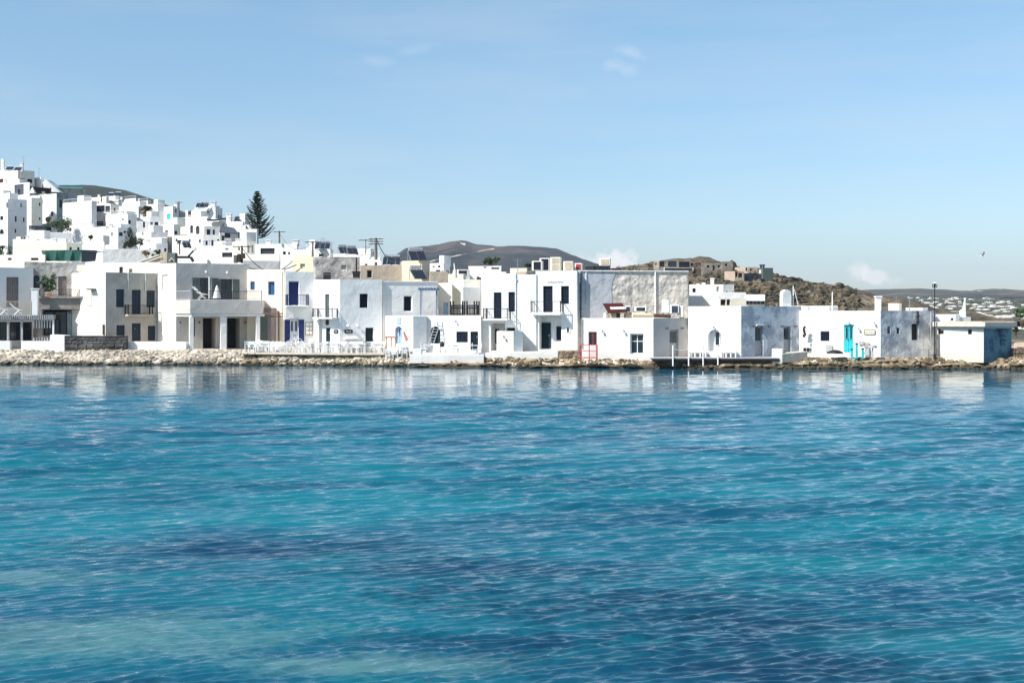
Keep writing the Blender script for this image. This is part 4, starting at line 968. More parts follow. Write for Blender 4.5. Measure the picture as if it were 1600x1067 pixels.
def pedestal():
    D = 98.6; t = thing('pedestal_table', 'small round grey table on one leg by the white corner', 'table', P(1363.5, 560, D)); x = X(1363.5, D); m = MB()
    m.tube((x, D, Z(543.5,D)), (x, D, Z(540,D)), .32, n=12); m.build('top', MT['grey_paint'], t); m = MB(); m.tube((x, D, Z(560,D)), (x, D, Z(543.5,D)), .05, n=6); m.build('leg', MT['grey_paint'], t)
pedestal()
def tarp_boat():
    D = 98.7; t = thing('upturned_boat', 'black upturned dinghy lying on the quay below the black window', 'boat', P(1305, 552, D)); V = []; m = MB()
    x0, x1 = X(1291.5, D), X(1318, D); z = Z(552.5, D); N = 12; Mm = 6
    rows = []
    for i in range(N+1):
        s = i/N; h = .28*math.sin(math.pi*s)**.6+.02; wd = .5*math.sin(math.pi*s)**.5+.02
        rows.append([(x0+(x1-x0)*s, D+wd*math.cos(math.pi*k/Mm), z+h*math.sin(math.pi*k/Mm)) for k in range(Mm+1)])
    for i in range(N):
        for k in range(Mm): m.quad(rows[i][k], rows[i+1][k], rows[i+1][k+1], rows[i][k+1])
    m.build('hull', MT['black'], t, weld=True)
tarp_boat()
def gate_small():
    D = 100.2; t = thing('gate', 'small dark gate and white rail between the quay house and the black window', 'gate', P(1258, 552, D)); f_ = Face(P(1254.5,0,D), P(1277,0,D-.3))
    railing(t, f_, 0, f_.L, Z(552,D), Z(536,D)-Z(552,D), 'white_paint', 0, 0, .22)
    m = MB(); m.fbox(f_, .02, f_.u(1268), -.12, -.05, Z(551.5,D), Z(543.5,D)); m.build('panel', MT['black'], t)
gate_small()
def wreath():
    D = 101.; t = thing('hanging_net', 'dark red bundle of fishing net hanging on the wall by the quay corner', 'net', P(1257, 517, D)); m = MB()
    for k in range(9): a_ = Vector((X(1256.5+rnd.uniform(-1.2,1.2),D), D-.2+rnd.uniform(-.1,.1), Z(510+k*1.8,D))); m.tube(a_, a_+Vector((rnd.uniform(-.08,.08), .05, -.16)), .09, .05, 6)
    m.build('net', MT['dark_red'], t)
wreath()
pipe(Pq, 'R', 1432.5, 486, 507, 'dark_wood', .09); pipe(Pq, 'R', 1453, 487, 530, 'grey_paint', .04)
def street_lamp():
    D = 98.9; x = X(1460.5, D); t = thing('street_lamp', 'tall slim black street lamp with a lantern beside the flat-roofed hut', 'street lamp', (x, D, Z(560, D)))
    m = MB(); m.tube((x, D, Z(562,D)), (x, D, Z(449,D)), .055, .035, 8); m.tube((x, D, Z(562,D)), (x, D, Z(553,D)), .12, .09, 8); m.build('pole', MT['black'], t)
    m = MB(); z = Z(449, D); m.tube((x-.16, D, z), (x+.16, D, z), .03, n=5); m.tube((x-.16, D, z), (x-.18, D, z+.24), .03, n=5); m.tube((x+.16, D, z), (x+.18, D, z+.24), .03, n=5); m.build('bracket', MT['black'], t)
    m = MB(); m.tube((x, D, z+.02), (x, D, z+.3), .07, .12, 8); m.build('lantern', MT['glass'], t); m = MB(); m.tube((x, D, z+.3), (x, D, z+.4), .15, .03, 8); m.build('lantern_cap', MT['white_paint'], t)
street_lamp()
mast(1451.3, 545, 566, 98, 'thin iron stake on the rock ledge in front of the mottled wall', 'iron', .03, 'stake')
# flat-roofed hut
Hu = house('squat flat-roofed white hut with a dark blue-green graffiti side', 1464.5, 1537, 1580.5, 97.9, 511, 'cream_pale', a=24, b=33, mat2='hut_blue', depth=2.6, z0=.5, cat='hut', name='hut', ops=[
    ('L',1465.8,1474.5,507.5,522,'p','brown',{'r':.3}), ('L',1512.5,1518.5,514.5,522.5,'p','dark_room',{'r':.3})])
def hut_roof():
    poly = Hu['poly']; c = sum(poly, Vector((0,0)))/len(poly); zt = Z(503.3, 97.9)
    ex = [p+(p-c).normalized()*.42 for p in poly]; m = MB(); m.prism([(p.x, p.y) for p in ex], zt-.36, zt); o = m.build('roof', MT['slab'], Hu['t'], bevel=.03); o['label'] = 'thick overhanging flat concrete roof slab'
    ex = [p+(p-c).normalized()*.22 for p in poly]; m = MB(); m.prism([(p.x, p.y) for p in ex], zt-.5, zt-.363); m.build('cornice', MT['grey_paint'], Hu['t'])
    ex = [p+(p-c).normalized()*(-.5) for p in poly]; m = MB(); m.prism([(p.x, p.y) for p in ex], zt+.003, zt+.05); m.build('roof_screed', MT['pink_stone'], Hu['t'])
    f_ = Hu['f']['R']; m = MB(); r4 = random.Random(4)
    for (cx, cy) in ((1564.5,525),(1569.5,524.5),(1565,531),(1570,531.5),(1564,537),(1569,537.5)):
        pr = None
        for k in range(13):
            a_ = k/12*6.28*r4.choice((.8, 1)); px = cx+2.*math.cos(a_+cx)*r4.uniform(.6, 1); py = cy+2.6*math.sin(a_)*r4.uniform(.7, 1); u = f_.u(px, .012); q = f_.pt(u, f_.z(py, u), .012)
            if pr is not None: m.tube(pr, q, .018, n=4)
            pr = q
    m.build('graffiti', MT['black'], Hu['t'])
    part(Hu, 'L', 'corner_stones', 'wall_stone_brown', (1463.6,1466,522,556,.0,.05))
hut_roof()
# sail-shaped spire and low house behind the hut
def spire():
    D = 108.; t = thing('monument', 'slender white pointed spire behind the flat-roofed hut', 'spire', P(1504, 500, D)); m = MB()
    a_, b_, c_ = P(1499.5, 500, D), P(1509.5, 500, D), P(1508.5, 465.5, D); d_ = P(1505, 482, D); e_ = P(1500, 486, D)
    for s, rev in ((0, 0), (.2, 1)):
        q = [v+Vector((0, s, 0)) for v in (a_, b_, c_, d_, e_)]; m.quad(*(q[::-1] if rev else q))
    q = [a_, b_, c_, d_, e_]; o_ = Vector((0, .2, 0))
    for i in range(5): m.quad(q[(i+1)%5], q[i], q[i]+o_, q[(i+1)%5]+o_)
    m.build('spire', MT['white'], t)
spire()
house('low white cube house behind the flat-roofed hut', 1462, 1493, 1500, 106, 491, 'white', a=12, b=20, depth=3, ops=[('L',1486,1490,497.5,501,'p','dark_room')])
house('low grey-white wall block at the foot of the white spire', 1499, 1500, 1517, 107, 495.5, 'white_worn', b=20, depth=2)

# roof things over the grey rough wall house / low white house
zN = N['zt']
def lounge_hatch():
    D = 101.0; t = thing('roof_hatch', 'tilted dark red roof hatch with a white panel on the low house roof', 'roof hatch', P(960, 497, D))
    f_ = Face(P(944.5,0,D), P(978,0,D+.3)); m = MB()
    q = [f_.pt(f_.u(949), Z(488,D), .3), f_.pt(f_.u(977.5), Z(486.5,D), .3), f_.pt(f_.u(975), Z(473.5,D), -.5), f_.pt(f_.u(944.5), Z(474,D), -.5)]
    m.hexa([q[0]-Vector((0,0,.08)), q[1]-Vector((0,0,.08)), q[2]-Vector((0,0,.08)), q[3]-Vector((0,0,.08))]+q); m.build('lid', MT['dark_red'], t)
    m = MB(); c = [f_.pt(f_.u(954), Z(484,D), .12), f_.pt(f_.u(976), Z(483.5,D), .12), f_.pt(f_.u(975.5), Z(480.5,D), -.02), f_.pt(f_.u(953), Z(481,D), -.02)]
    m.hexa([v+Vector((0,-.02,.02)) for v in c]+[v+Vector((0,-.02,.06)) for v in c]); m.build('white_panel', MT['white_paint'], t)
    for x0, x1, mt_ in ((946,948,'cream_pale'), (956,963,'tan'), (963.5,969,'dark_wood'), (978,987,'tan')):
        m = MB(); m.fbox(f_, f_.u(x0), f_.u(x1), -.6, 0, zN-.3, Z(489,D)); m.build('support', MT[mt_], t)
lounge_hatch()
def roof_pipe():
    D = 101.2; t = thing('ventilation_duct', 'long beige cylinder duct lying on the low house roof', 'duct', P(988, 494, D)); m = MB(); m.tube(P(988,492,D), P(1016,492,D+.3), .2, n=12); m.build('duct', MT['yellow'], t)
    m = MB(); m.tube(P(1022,493,D), P(1047,494,D+.5), .15, n=10); m.build('dark_pipe', MT['brown'], t); 
roof_pipe()
acunit(977, 985, 478, 489, 101.3, 'black and white machine box on the low house roof beside the red hatch', 'white_paint', 'black')
acunit(991, 1010, 479, 488, 101.5, 'low white machine housing with black openings on the low house roof', 'white_paint', 'black', 1)
acunit(1034, 1045, 469, 490, 101.6, 'tall plain white cabinet on the low house roof against the rough wall', 'white_paint', 'white_paint')
acunit(1047, 1060.5, 476.5, 491, 101.0, 'white cabinet with a dark square grille on the low house roof', 'white_paint', 'slate_blue')
acunit(1062, 1068, 478, 497, 101.0, 'narrow cream cabinet between the low roof and the bright white house', 'cream', 'cream')

# rooftop machines over the tall white house
acunit(831, 847, 408, 424, 104.5, 'leftmost rooftop cooling box, white side and dark front', 'cream_pale', 'navy')
acunit(843, 859, 403.5, 424, 105.5, 'tall dark cooling box second from the left on the tall house roof', 'cream_pale', 'navy')
acunit(859.5, 876, 402, 424, 104.2, 'tallest cooling box with two stacked brown grilles on the tall house roof', 'cream_pale', 'khaki', 2)
acunit(880, 895, 408.5, 424, 104.0, 'cream cooling box with one brown grille at the right end of the tall house roof', 'cream_pale', 'khaki')
acunit(898, 909, 411.5, 424, 104.6, 'small white cabinet with a red panel at the corner of the tall roof', 'white_paint', 'red')
acunit(915, 929, 416, 424, 104.8, 'low black machine box on the rough wall roof next to the red cabinet', 'black', 'black')
acunit(931, 952, 415.5, 424, 104.9, 'wide low black machine box on the rough wall roof below the cream cooler', 'black', 'navy')
acunit(936, 953, 404, 416, 106.5, 'cream cooling box with a brown grille standing highest over the rough wall', 'cream_pale', 'khaki')
acunit(955, 968, 419.5, 424, 105.5, 'flat dark red box at the edge of the rough wall roof', 'dark_red', 'dark_red')
# ================================================================== HILLSIDE TOWN (far to near)
def hs(label, x0, xc, x1, D, yt, ops=(), mat='white', a=38, b=38, depth=7, low=None, **k):
    """hillside house; ops = (face, x0, x1, y0, y1[, material])"""
    o2 = [(o[0], o[1], o[2], o[3], o[4], 'p', o[5] if len(o) > 5 else 'navy', {'r': .25, 'arch': 1} if len(o) > 6 else {'r': .25}) for o in ops]
    r_ = random.Random(int(x0*7+yt*13)); wL, wR = xc-x0, x1-xc
    if not [o for o in ops if o[0] == 'L'] and wL > 14 and D > 150 and r_.random() < .75:
        for q in range(max(1, int(wL/16))):
            cx = x0+wL*(q+.5)/max(1, int(wL/16))+r_.uniform(-3, 3); s_ = 1250/D; y_ = yt+s_*r_.uniform(1.0, 1.6)
            o2.append(('L', cx, cx+s_*.5, y_, y_+s_*r_.uniform(.7, 1.0), 'p', r_.choice(['navy', 'slate_blue', 'taupe', 'blue', 'teal_dark']), {'r': .25}))
    if 'R' not in [o[0] for o in ops] and 9 < wR < 45 and D > 150:
        for q in range(max(1, int(wR/9))):
            cx = xc+wR*(q+.4)/max(1, int(wR/9)); s_ = 1250/D; y_ = yt+s_*r_.uniform(1.0, 1.6); o2.append(('R', cx, cx+s_*.55, y_, y_+s_*r_.uniform(.8, 1.5), 'p', r_.choice(['navy', 'slate_blue', 'blue']), {'r': .25}))
    H = house(label, x0, xc, x1, D, yt, r_.choice(['white', 'white', 'white_worn', 'cream_pale', 'white']) if mat == 'white' else mat, o2, a=a, b=b, depth=depth, z0=None, bev=.09, **k)
    if D > 150 and wL > 14:
        f_ = list(H['f'].values())[0]
        if r_.random() < .6: chimney(H, x0+wL*r_.uniform(.15, .8), yt-r_.uniform(3, 6)*250/D, r_.uniform(1, 2.5), r_.uniform(.4, .7))
        if r_.random() < .5:
            u = f_.L*r_.uniform(.2, .6); m = MB(); w_ = min(2.4, f_.L*.35); m.fbox(f_, u, u+w_, -3.2, -1.2, H['zt']-.3, H['zt']+r_.uniform(.6, 1.6)); m.build('stair_hood', MT['white'], H['t'], bevel=.06)
        if r_.random() < .5: railing(H['t'], f_, .2, f_.L-.2, H['zt'], .8, r_.choice(['iron', 'white_paint', 'blue']), -.15, 0, .3)
    return H
h = hs('topmost white house at the upper left with two dark windows in its shaded side', -30, 28, 54, 335, 266, [('R',30.5,39,279,284.5),('R',43,50.5,280,286),('L',-5,5,280,286,'dark_red')])
chimney(h, 4.5, 248, 2, .8, cap=False); chimney(h, 34, 255, 1, .8)
solar(15, 266, 333, 'solar water heater on the topmost house, left of the two', 2.6); solar(28, 267, 333, 'solar water heater on the topmost house, next to the chimney', 2.6)
hs('stepped white gable house on the skyline right of the topmost house', 52, 64, 66, 338, 277); hs('lower white step of the gable house on the skyline', 62, 72, 80, 338, 281)
def gable_slope():
    D = 336; t = thing('gable_wall', 'long sloping white gable wall running down the skyline', 'wall', P(80, 300, D)); q = [P(70,300,D), P(94,300.5,D), P(72,281,D), P(66,284,D)]
    m = MB(); o = Vector((0, 6, 0)); m.quad(q[0],q[1],q[2],q[3]); m.quad(q[3]+o,q[2]+o,q[1]+o,q[0]+o)
    for i in range(4): m.quad(q[(i+1)%4], q[i], q[i]+o, q[(i+1)%4]+o)
    m.build('wall_body', MT['white'], t)
gable_slope()
hs('white block with a deep shaded recess under the topmost house', -10, 46, 47, 326, 285, [('L',22.5,37,288.5,305,'shade_net'),('L',27,31,296,303)], depth=4)
def dark_pergola():
    D = 316; t = thing('pergola', 'dark reed-roofed pergola on the terrace high on the hill', 'pergola', P(62, 303, D)); m = MB()
    A_, B_ = P(46,291,D), P(80,294.5,D); m.hexa([P(46,292.4,D),P(80,295.4,D),P(80,295.4,D+5),P(46,292.4,D+5),A_,B_,P(80,294.5,D+5),P(46,291,D+5)]); m.build('roof', MT['black'], t)
    m = MB(); q = [P(54,302.5,D+4.8),P(79,302.5,D+4.8)]; m.quad(P(48,303,D+5),P(80,303,D+5),P(80,295,D+5),P(48,292.5,D+5)); m.build('back_screen', MT['dark_wood'], t)
    for px in (47, 79.5): m = MB(); m.tube(P(px,303,D), P(px,293,D), .12, n=5); m.build('post', MT['dark_wood'], t)
    t2 = thing('parasol', 'folded cream parasol on the terrace under the dark pergola', 'parasol', P(50, 302, D-1)); m = MB(); m.tube(P(51,302,D-1), P(51,293,D-1), .9, .1, 8); m.build('canopy', MT['cloth'], t2)
dark_pergola()
hs('tall white house with a blue window and a long drainpipe', 41, 88, 89, 312, 302.5, [('L',79,83.5,331,338,'blue')], low=350)
hs('narrow white house with a tall plain lilac side and two tiny windows', 40, 49, 66.5, 304, 309, [('R',61,63.5,317,322),('R',61,63.5,340,344)], low=360, b=30)
hs('grey-blue shaded house behind the teal pergola with an arched window', 87, 88, 131, 345, 302.5, [('R',93,97,312,325,'slate_blue',1),('R',108,111,312,318)], 'patchy_shade_tint', b=34)
def teal_pergola():
    D = 338; t = thing('pergola', 'teal flat pergola roof against the sky on the hilltop', 'pergola', P(108, 302, D)); m = MB()
    m.hexa([P(88,293.4,D),P(129,294.4,D),P(129,294.4,D+6),P(88,293.4,D+6),P(88,292.2,D),P(129,293,D),P(129,293,D+6),P(88,292.2,D+6)]); m.build('roof', MT['teal'], t)
    for px in (90, 108, 128.5): m = MB(); m.tube(P(px,303,D+1), P(px,293.6,D+1), .14, n=5); m.build('post', MT['teal'], t)
teal_pergola()
hs('pale house at the left frame edge with a cream terrace band', -20, 18, 19, 286, 305, [('L',3,11,316,324,'navy')], 'cream_pale')
hs('lilac-grey sided house with six small slit windows on the left slope', -20, 12, 42, 276, 311, [('R',21,23.5,316,323),('R',32,34,318,324),('R',23.3,26,338,347),('R',36,38.5,340,347),('R',23,25.5,358,364),('L',0,6,337,344,'slate_blue')], b=33, low=385)
hs('white front wing with an arched doorway at the left frame edge', -30, 12, 13, 266, 325, [('L',-1,6,358,366,'navy',1),('L',0,5,338,344)], low=395)
hs('row of small white roofs on the skyline below the dark hill', 128, 166, 170, 372, 307, depth=5); hs('small white roof hut on the skyline with a chimney', 166, 180, 186, 378, 305, depth=5)
hs('long white roof terrace on the skyline below the dark hill', 168, 212, 216, 368, 310, [('L',172,190,313,316,'taupe')], depth=5)
hs('flat white skyline house right of the long roof terrace', 212, 231, 236, 372, 314, [('L',216,224,316,318,'dark_red')], depth=5)
solar(173, 307, 371, 'solar heater on the skyline roofs, the left one', 2.6); solar(184, 306, 371, 'solar heater on the skyline roofs, the right one', 2.6)
hs('large blank white house with a dark loggia on its right', 98, 143, 151, 282, 314, [], low=372, b=36, depth=9)
hs('house with two storeys of deep dark loggias', 143, 172, 174, 290, 318, [('L',150,163.5,321.5,331),('L',164.5,172,322,332,'slate_blue'),('L',149,161.5,346,352.5)], low=365, a=20, mat='white')
hs('white house with one plain lilac side panel next to the loggias', 172.5, 173, 186, 285, 319, [], b=30, low=350); hs('white terrace block right of the loggia house', 165, 199, 201, 278, 333.5, [('L',188,198,345,347,'taupe')], low=365)
hs('plain white house behind the palm with a small turquoise shutter', 184, 216, 217, 306, 320, [('L',206.5,212,332,335.5,'turquoise')], low=350)
hs('white house stepped above a lilac shaded side with one slit window', 176, 199.5, 214, 262, 334.5, [('R',201,204.5,344,350)], low=362, b=34)
hs('small white skyline house behind the palm', 228, 246, 257.5, 300, 318.5, [('R',241.5,244,334,342)], b=34, low=355)
hs('white skyline house with a turquoise door', 256, 270, 279.5, 292, 322.5, [('L',261,266.5,334.5,343,'turquoise')], low=352, b=36)
h = HOUSES[-1]; chimney(h, 275, 317, 1, .8)
hs('white terrace house with three tall windows left of the small cube house', 213.5, 214, 251, 252, 345.5, [('R',223.5,226.5,346.5,356),('R',235,239,347,355.5,'taupe'),('R',241.5,247.5,347,356,'slate_blue')], b=14, low=375)
hs('white block under the palm with a short parapet', 213, 234, 250, 262, 338.5, [], b=18, low=350)
hs('small white cube house with one pale shutter', 251, 271.5, 282, 244, 350.5, [('L',258,262.5,360,367,'taupe'),('R',273,277,361,366.5)], low=372, b=34)
hs('shaded white house with two wide dark windows beside the cube house', 279.5, 280, 303, 254, 353, [('R',282,289.5,358,366),('R',292,296,360,366)], b=24, low=372)
hs('white awninged house below the big blank house', 100, 165, 184, 236, 354, [('L',142,152,365,372,'taupe'),('R',172,176,362,366)], low=388, b=30)
def awning(label, x0, x1, y0, y1, D, dep=2.2, mat='awning'):
    t = thing('awning', label, 'awning', P((x0+x1)/2, y1, D)); m = MB(); q = [P(x0,y1,D-dep), P(x1,y1,D-dep), P(x1-2,y0,D), P(x0+2,y0,D)]
    m.hexa([v-Vector((0,0,.08)) for v in q]+q)
    z = q[0].z; m.hexa([q[0]+Vector((0,0,-.35)), q[1]+Vector((0,0,-.35)), q[1]+Vector((0,.04,-.35)), q[0]+Vector((0,.04,-.35)), q[0]+Vector((0,0,-.08)), q[1]+Vector((0,0,-.08)), q[1]+Vector((0,.04,-.08)), q[0]+Vector((0,.04,-.08))])
    m.build('canvas', MT[mat], t)
    m = MB(); m.tube(P(x0+.5,y1,D-dep), P(x0+.5,y1+8,D-dep), .05, n=4); m.tube(P(x1-.5,y1,D-dep), P(x1-.5,y1+8,D-dep), .05, n=4); m.build('pole', MT['white_paint'], t)
awning('cream canvas awning on the white house below the blank one', 129, 168, 357, 366, 233)
awning('wide cream awning over the terrace by the brick chimney stack', 233, 262, 371, 384, 196, 3)
hs('white house with dark windows behind the bushy pine', 166, 184.5, 214, 226, 355.5, [('R',186,192,363,369,'slate_blue'),('R',193,197,361,364)], low=390, b=30)
hs('white patio house behind the cream awning', 213, 236, 262, 214, 362, [('L',222,224,363,368),('R',238,243,371,377,'rose')], b=22, low=392)
hs('small white hut with two dark windows above the long white wall', 25, 32, 52, 250, 370, [('R',33,35.5,371,378),('R',37,40,371,378),('R',44,49,370,378,'slate_blue')], low=385, b=26)
hs('long white garden wall house across the left slope', 20, 103, 105, 214, 373, [('L',58,64,374,376,'taupe'),('L',73,79,373,375,'taupe'),('L',86,94,371,373,'taupe')], low=402, a=10, depth=4)
hs('long bright white wall above the green tarpaulin', 20, 104, 128, 196, 379, [], low=408, a=8, b=22, depth=4)
hs('white terrace house right of the bright long wall', 118, 163, 164, 204, 378, [('L',127,129,371,382,'taupe'),('L',122,125,382,388,'taupe')], low=400, a=12)
hs('long lilac-shaded garden wall with a curved white coping', 150, 160, 246, 182, 389, [], low=412, b=10, depth=4)
hs('low white wall climbing to the left of the flower terrace', 226, 244, 262, 190, 380, [], low=410, b=20, depth=4)
h = hs('high white skyline house with two solar panels on its wall', 302, 336.5, 347.5, 268, 325, [('R',341,343,336,341),('R',344,346,337,341)], low=350, b=34)
chimney(h, 333.5, 315.5, 1, 1.0)
for i, px in enumerate((309, 319)):
    t = thing('tilted_collector', ['left', 'right'][i]+' one of two tilted dark panels on the high skyline house', 'solar panel', P(px, 336, 263)); D = 265; m = MB()
    q = [P(px-1.5,336.5,D-1), P(px+4,336.5,D-1), P(px+8,329.5,D), P(px+3,329.5,D)]; m.hexa([v-Vector((0,0,.15)) for v in q]+q); m.build('collector', MT['solar'], t)
    m = MB(); m.tube(q[0], q[0]+Vector((0,1.2,.2)), .06, n=4); m.tube(q[2], q[2]+Vector((0,.5,-.8)), .06, n=4); m.build('stand', MT['galv'], t)
solar(312, 324.5, 268, 'solar water heater on the high skyline house, left of the two', 2.2); solar(319.5, 324.5, 268, 'solar water heater on the high skyline house, right of the two', 2.2)
hs('pinkish shaded roof hut beside the high skyline house', 290, 293, 303, 272, 328.5, [('R',294,301,330,336,'taupe')], b=20, low=342)
hs('large white house with two arched windows', 281, 324, 326, 250, 338.5, [('L',297,301.5,352,364.5,'slate_blue',1),('L',306,311.5,353,366,'slate_blue',1)], low=372, a=26, depth=8)
def blue_pergola():
    D = 243; t = thing('pergola', 'dark blue sagging shade canopy on the terrace below the high house', 'pergola', P(338, 352, D)); m = MB()
    pr = None
    for k in range(9):
        s = k/8; x = 323+32*s; y = 341.5+1.2*math.sin(s*5)
        q = (P(x,y,D), P(x,y+.6,D+4), P(x,y+2.6,D), P(x,y+3.1,D+4))
        if pr: m.hexa([pr[2],q[2],q[3],pr[3],pr[0],q[0],q[1],pr[1]])
        pr = q
    m.build('canopy', MT['tarp_navy'], t)
    for px in (325, 353): m = MB(); m.tube(P(px,356,D+1), P(px,344,D+1), .1, n=5); m.build('post', MT['white_paint'], t)
blue_pergola()
hs('white terrace wall house under the dark blue canopy', 322, 343, 375, 246, 346, [], low=368, b=22)
hs('shaded white house with royal blue shutters and a blue balcony', 317, 319, 346, 232, 353.5, [('R',323,329,358.5,367,'blue'),('R',332.5,336,359,367,'blue'),('R',319,324.5,375.5,383,'teal_dark'),('R',326.5,329.5,376,383,'navy'),('R',340,345,376,380.5,'navy')], b=24, low=390)
f = HOUSES[-1]['f']['R']; part(HOUSES[-1], 'R', 'balcony', 'blue', (330,345,367.5,371.5,.003,.9))
h = hs('white house with a thin chimney left of the tall pine', 355, 379, 381, 236, 346, [], low=368, a=30); chimney(h, 358, 334, .5, .9)
solar(372, 346.5, 238, 'solar water heater on the white house left of the tall pine', 2.)
def slant_awning():
    D = 226; t = thing('awning', 'long slanting grey-blue shade roof over the white terrace left of the pine', 'awning', P(358, 366, D)); m = MB()
    q = [P(343,361,D), P(373,364.5,D), P(366,356,D+5), P(345,352,D+5)]; m.hexa([v-Vector((0,0,.25)) for v in q]+q); m.build('canvas', MT['shade_net'], t)
    for px in (345, 373): m = MB(); m.tube(P(px,378,D), P(px,362,D), .1, n=5); m.build('post', MT['dark_wood'], t)
slant_awning()
hs('white terrace house with a grey shaded front under the slanting shade roof', 343, 345, 376, 230, 362, [('R',351,360,364,372,'slate_blue'),('R',346.5,351,368,380,'tarp_green')], low=385, b=20)
hs('white house with a wide dark veranda below the tall pine', 375, 401, 404, 216, 358, [('L',378,396,363.5,372,'shade_net')], low=385, a=18)
hs('flat white roof deck in front of the tall pine', 380, 402, 404, 224, 352, [], low=362, a=14, depth=4)
hs('large blank white house front with solar panels at its left', 268, 317.5, 345, 205, 367, [], low=405, b=18, a=20, depth=5)
hs('long low white front below the blue shuttered house', 316, 365, 366, 198, 384, [('L',347,363,395,402,'dark_room'),('L',352,357,388,391,'grey_paint')], low=405, a=8)
solar(292, 388, 196, 'solar heater leaning on the blank white front, by the small round palm', 1.8, .5)
hs('white house behind the pale pole with vertical lilac panels', 363, 385, 400, 196, 377, [('R',387,390,383,395,'grey_paint'),('R',393,396,383,395,'grey_paint')], low=400, b=22)
h = hs('long white house with a wide shaded veranda and a flat roof', 398, 464, 466, 190, 381, [('L',407,429,388,397,'dark_room'),('L',442,446.5,393,398),('L',450,453,394,398)], low=402, a=8, depth=5)
chimney(h, 420, 375, 1, .7); chimney(h, 462, 375, 1, .9)
hs('plain low white house between the two utility poles', 463, 492, 494, 178, 390, [('L',489,489.4,391,392)], low=405, a=12); hs('low white house with solar heaters behind the stone wall', 493, 516, 521, 176, 389, [('L',498,505,397,401,'slate_blue')], low=404, a=16, b=30)
hs('bright white low roof house right of the solar heaters', 521, 579, 581, 172, 396.5, [], low=408, a=9); solar(499, 389, 176, 'solar heater on the low white roof nearest the middle pole', 1.8); solar(508, 389.5, 174, 'solar heater on the low white roof right of the middle pole', 1.8)
solar(537, 396.5, 170, 'left solar heater in the pair before the open sky', 1.8, .4); solar(551, 398, 168, 'right solar heater in the pair before the open sky', 2.0, .4)
hs('white cube house at the foot of the big utility pole', 560, 594, 596, 160, 402, [], low=420, a=14, depth=4)
hs('long lilac-shaded low house right of the big utility pole', 594, 595, 633, 156, 407.5, [], low=420, b=12, depth=4)
solar(605, 414, 150, 'low dark roof heater on the lilac house, left one', 1.5); solar(618, 414, 150, 'low dark roof heater on the lilac house, right one', 1.5)
hs('white terrace wall house under the dark blue slatted veranda', 44, 66, 112, 226, 363, [('L',52,55,370,376)], b=14)
def veranda():
    D = 240; t = thing('veranda', 'dark blue-grey slatted veranda screen beside the leafy tree', 'veranda', P(58, 363, D)); m = MB(); m.box(X(45,D), X(71,D), D, D+3, Z(354,D), Z(352.5,D)); m.build('roof', MT['shade_net'], t)
    for i in range(13): m = MB(); x = X(45+i*2.1, D); m.box(x, x+.18, D+.1, D+.2, Z(364,D), Z(354,D)); m.build('slat', MT['slate_blue'], t)
    m = MB(); m.box(X(45,D), X(71,D), D+2.9, D+3.1, Z(364,D), Z(354,D)); m.build('back_screen', MT['tarp_navy'], t)
veranda()
# second row, just behind the waterfront
hs('pinkish white roof wall beneath the overhead cables', 363, 437, 438, 140, 397.5, [], 'cream_pale', low=425, a=9, depth=4)
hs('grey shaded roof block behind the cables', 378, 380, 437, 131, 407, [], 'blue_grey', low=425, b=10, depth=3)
h = hs('cream-yellow house block with one grey window between the cables and the stone wall', 457, 492, 493, 124, 401.5, [('L',469,476.5,412.5,420,'grey_paint')], 'yellow', low=430, a=16)
hs('weathered stone wall house with dark stains behind the white roofs', 489, 492, 562, 121, 401.5, [('R',534,541,415,421,'grey_paint')], 'weathered', low=440, b=9, depth=5)
hs('low tan house with an ochre end behind the lavender wall', 561, 563, 634, 119, 414.5, [('R',574,581,423,434,'black')], 'tan', low=440, b=8, depth=5)
hs('pale yellow tower block with a grey side carrying the roof heaters', 628, 659.5, 671.5, 118, 407.5, [], 'yellow', low=440, a=20, b=30, mat2='concrete', depth=5)
t_ = solar(652, 407, 117, 'big solar heater frame on top of the yellow tower block', 2.2, .35); solar(654, 437, 111, 'small tilted solar collector on the white cornice by the yellow block', 1.7, .5, True)
hs('grey rubble house end behind the white cornice', 671, 672, 700, 116, 424, [], 'tan', low=440, b=14, depth=3)
hs('white house with two small windows below the dark mountain', 671, 693, 703, 152, 411, [('L',676,679,416,418),('L',684,688,415,418),('L',681,688,422,428,'navy'),('L',690,692,423,427)], low=432, a=22)
h = hs('cream roof block with a round beehive chimney', 696, 724, 728, 126, 428, [], 'cream_pale', low=440, a=14)
def beehive():
    D = 125; t = thing('chimney', 'round beehive chimney pot on the cream roof block', 'chimney', P(710.5, 434, D)); m = MB(); m.tube(P(710.5,434,D), P(710.5,424,D), .26, .18, 10); m.tube(P(710.5,424,D), P(710.5,421,D), .18, .08, 10); m.tube(P(710.5,421,D), P(709.5,411.5,D), .08, .06, 6); m.build('flue', MT['cream_pale'], t)
beehive()
hs('small shaded white cabin with a dark window behind the beehive chimney', 714, 716, 734, 140, 421, [('R',717,730,423,432,'shade_net')], low=440, b=12)
hs('low white roof house below the dark trees', 732, 783, 784, 146, 415.5, [('L',756,760,417,419,'taupe'),('L',768,780,418,421,'taupe')], low=432, a=10)
hs('small cream roof hut left of the cooling boxes', 797, 823, 824, 136, 419, [], 'cream', low=432, a=12); hs('pale orange roof block beside the first cooling box', 806, 823, 832, 112, 424, [], 'pink_stone', low=432, a=12, depth=2)
hs('narrow white roof terrace above the black balcony house', 752, 790, 792, 116, 425, [], 'white', low=435, a=14, depth=3)
hs('cream roof room rising beside the stained corner house', 120, 133, 134, 121, 414, [], 'cream_pale', low=430, a=10)
hs('grey-blue sloping roof shed behind the cream wall', 108, 112, 134, 124, 409, [], 'blue_grey', low=430, b=16)
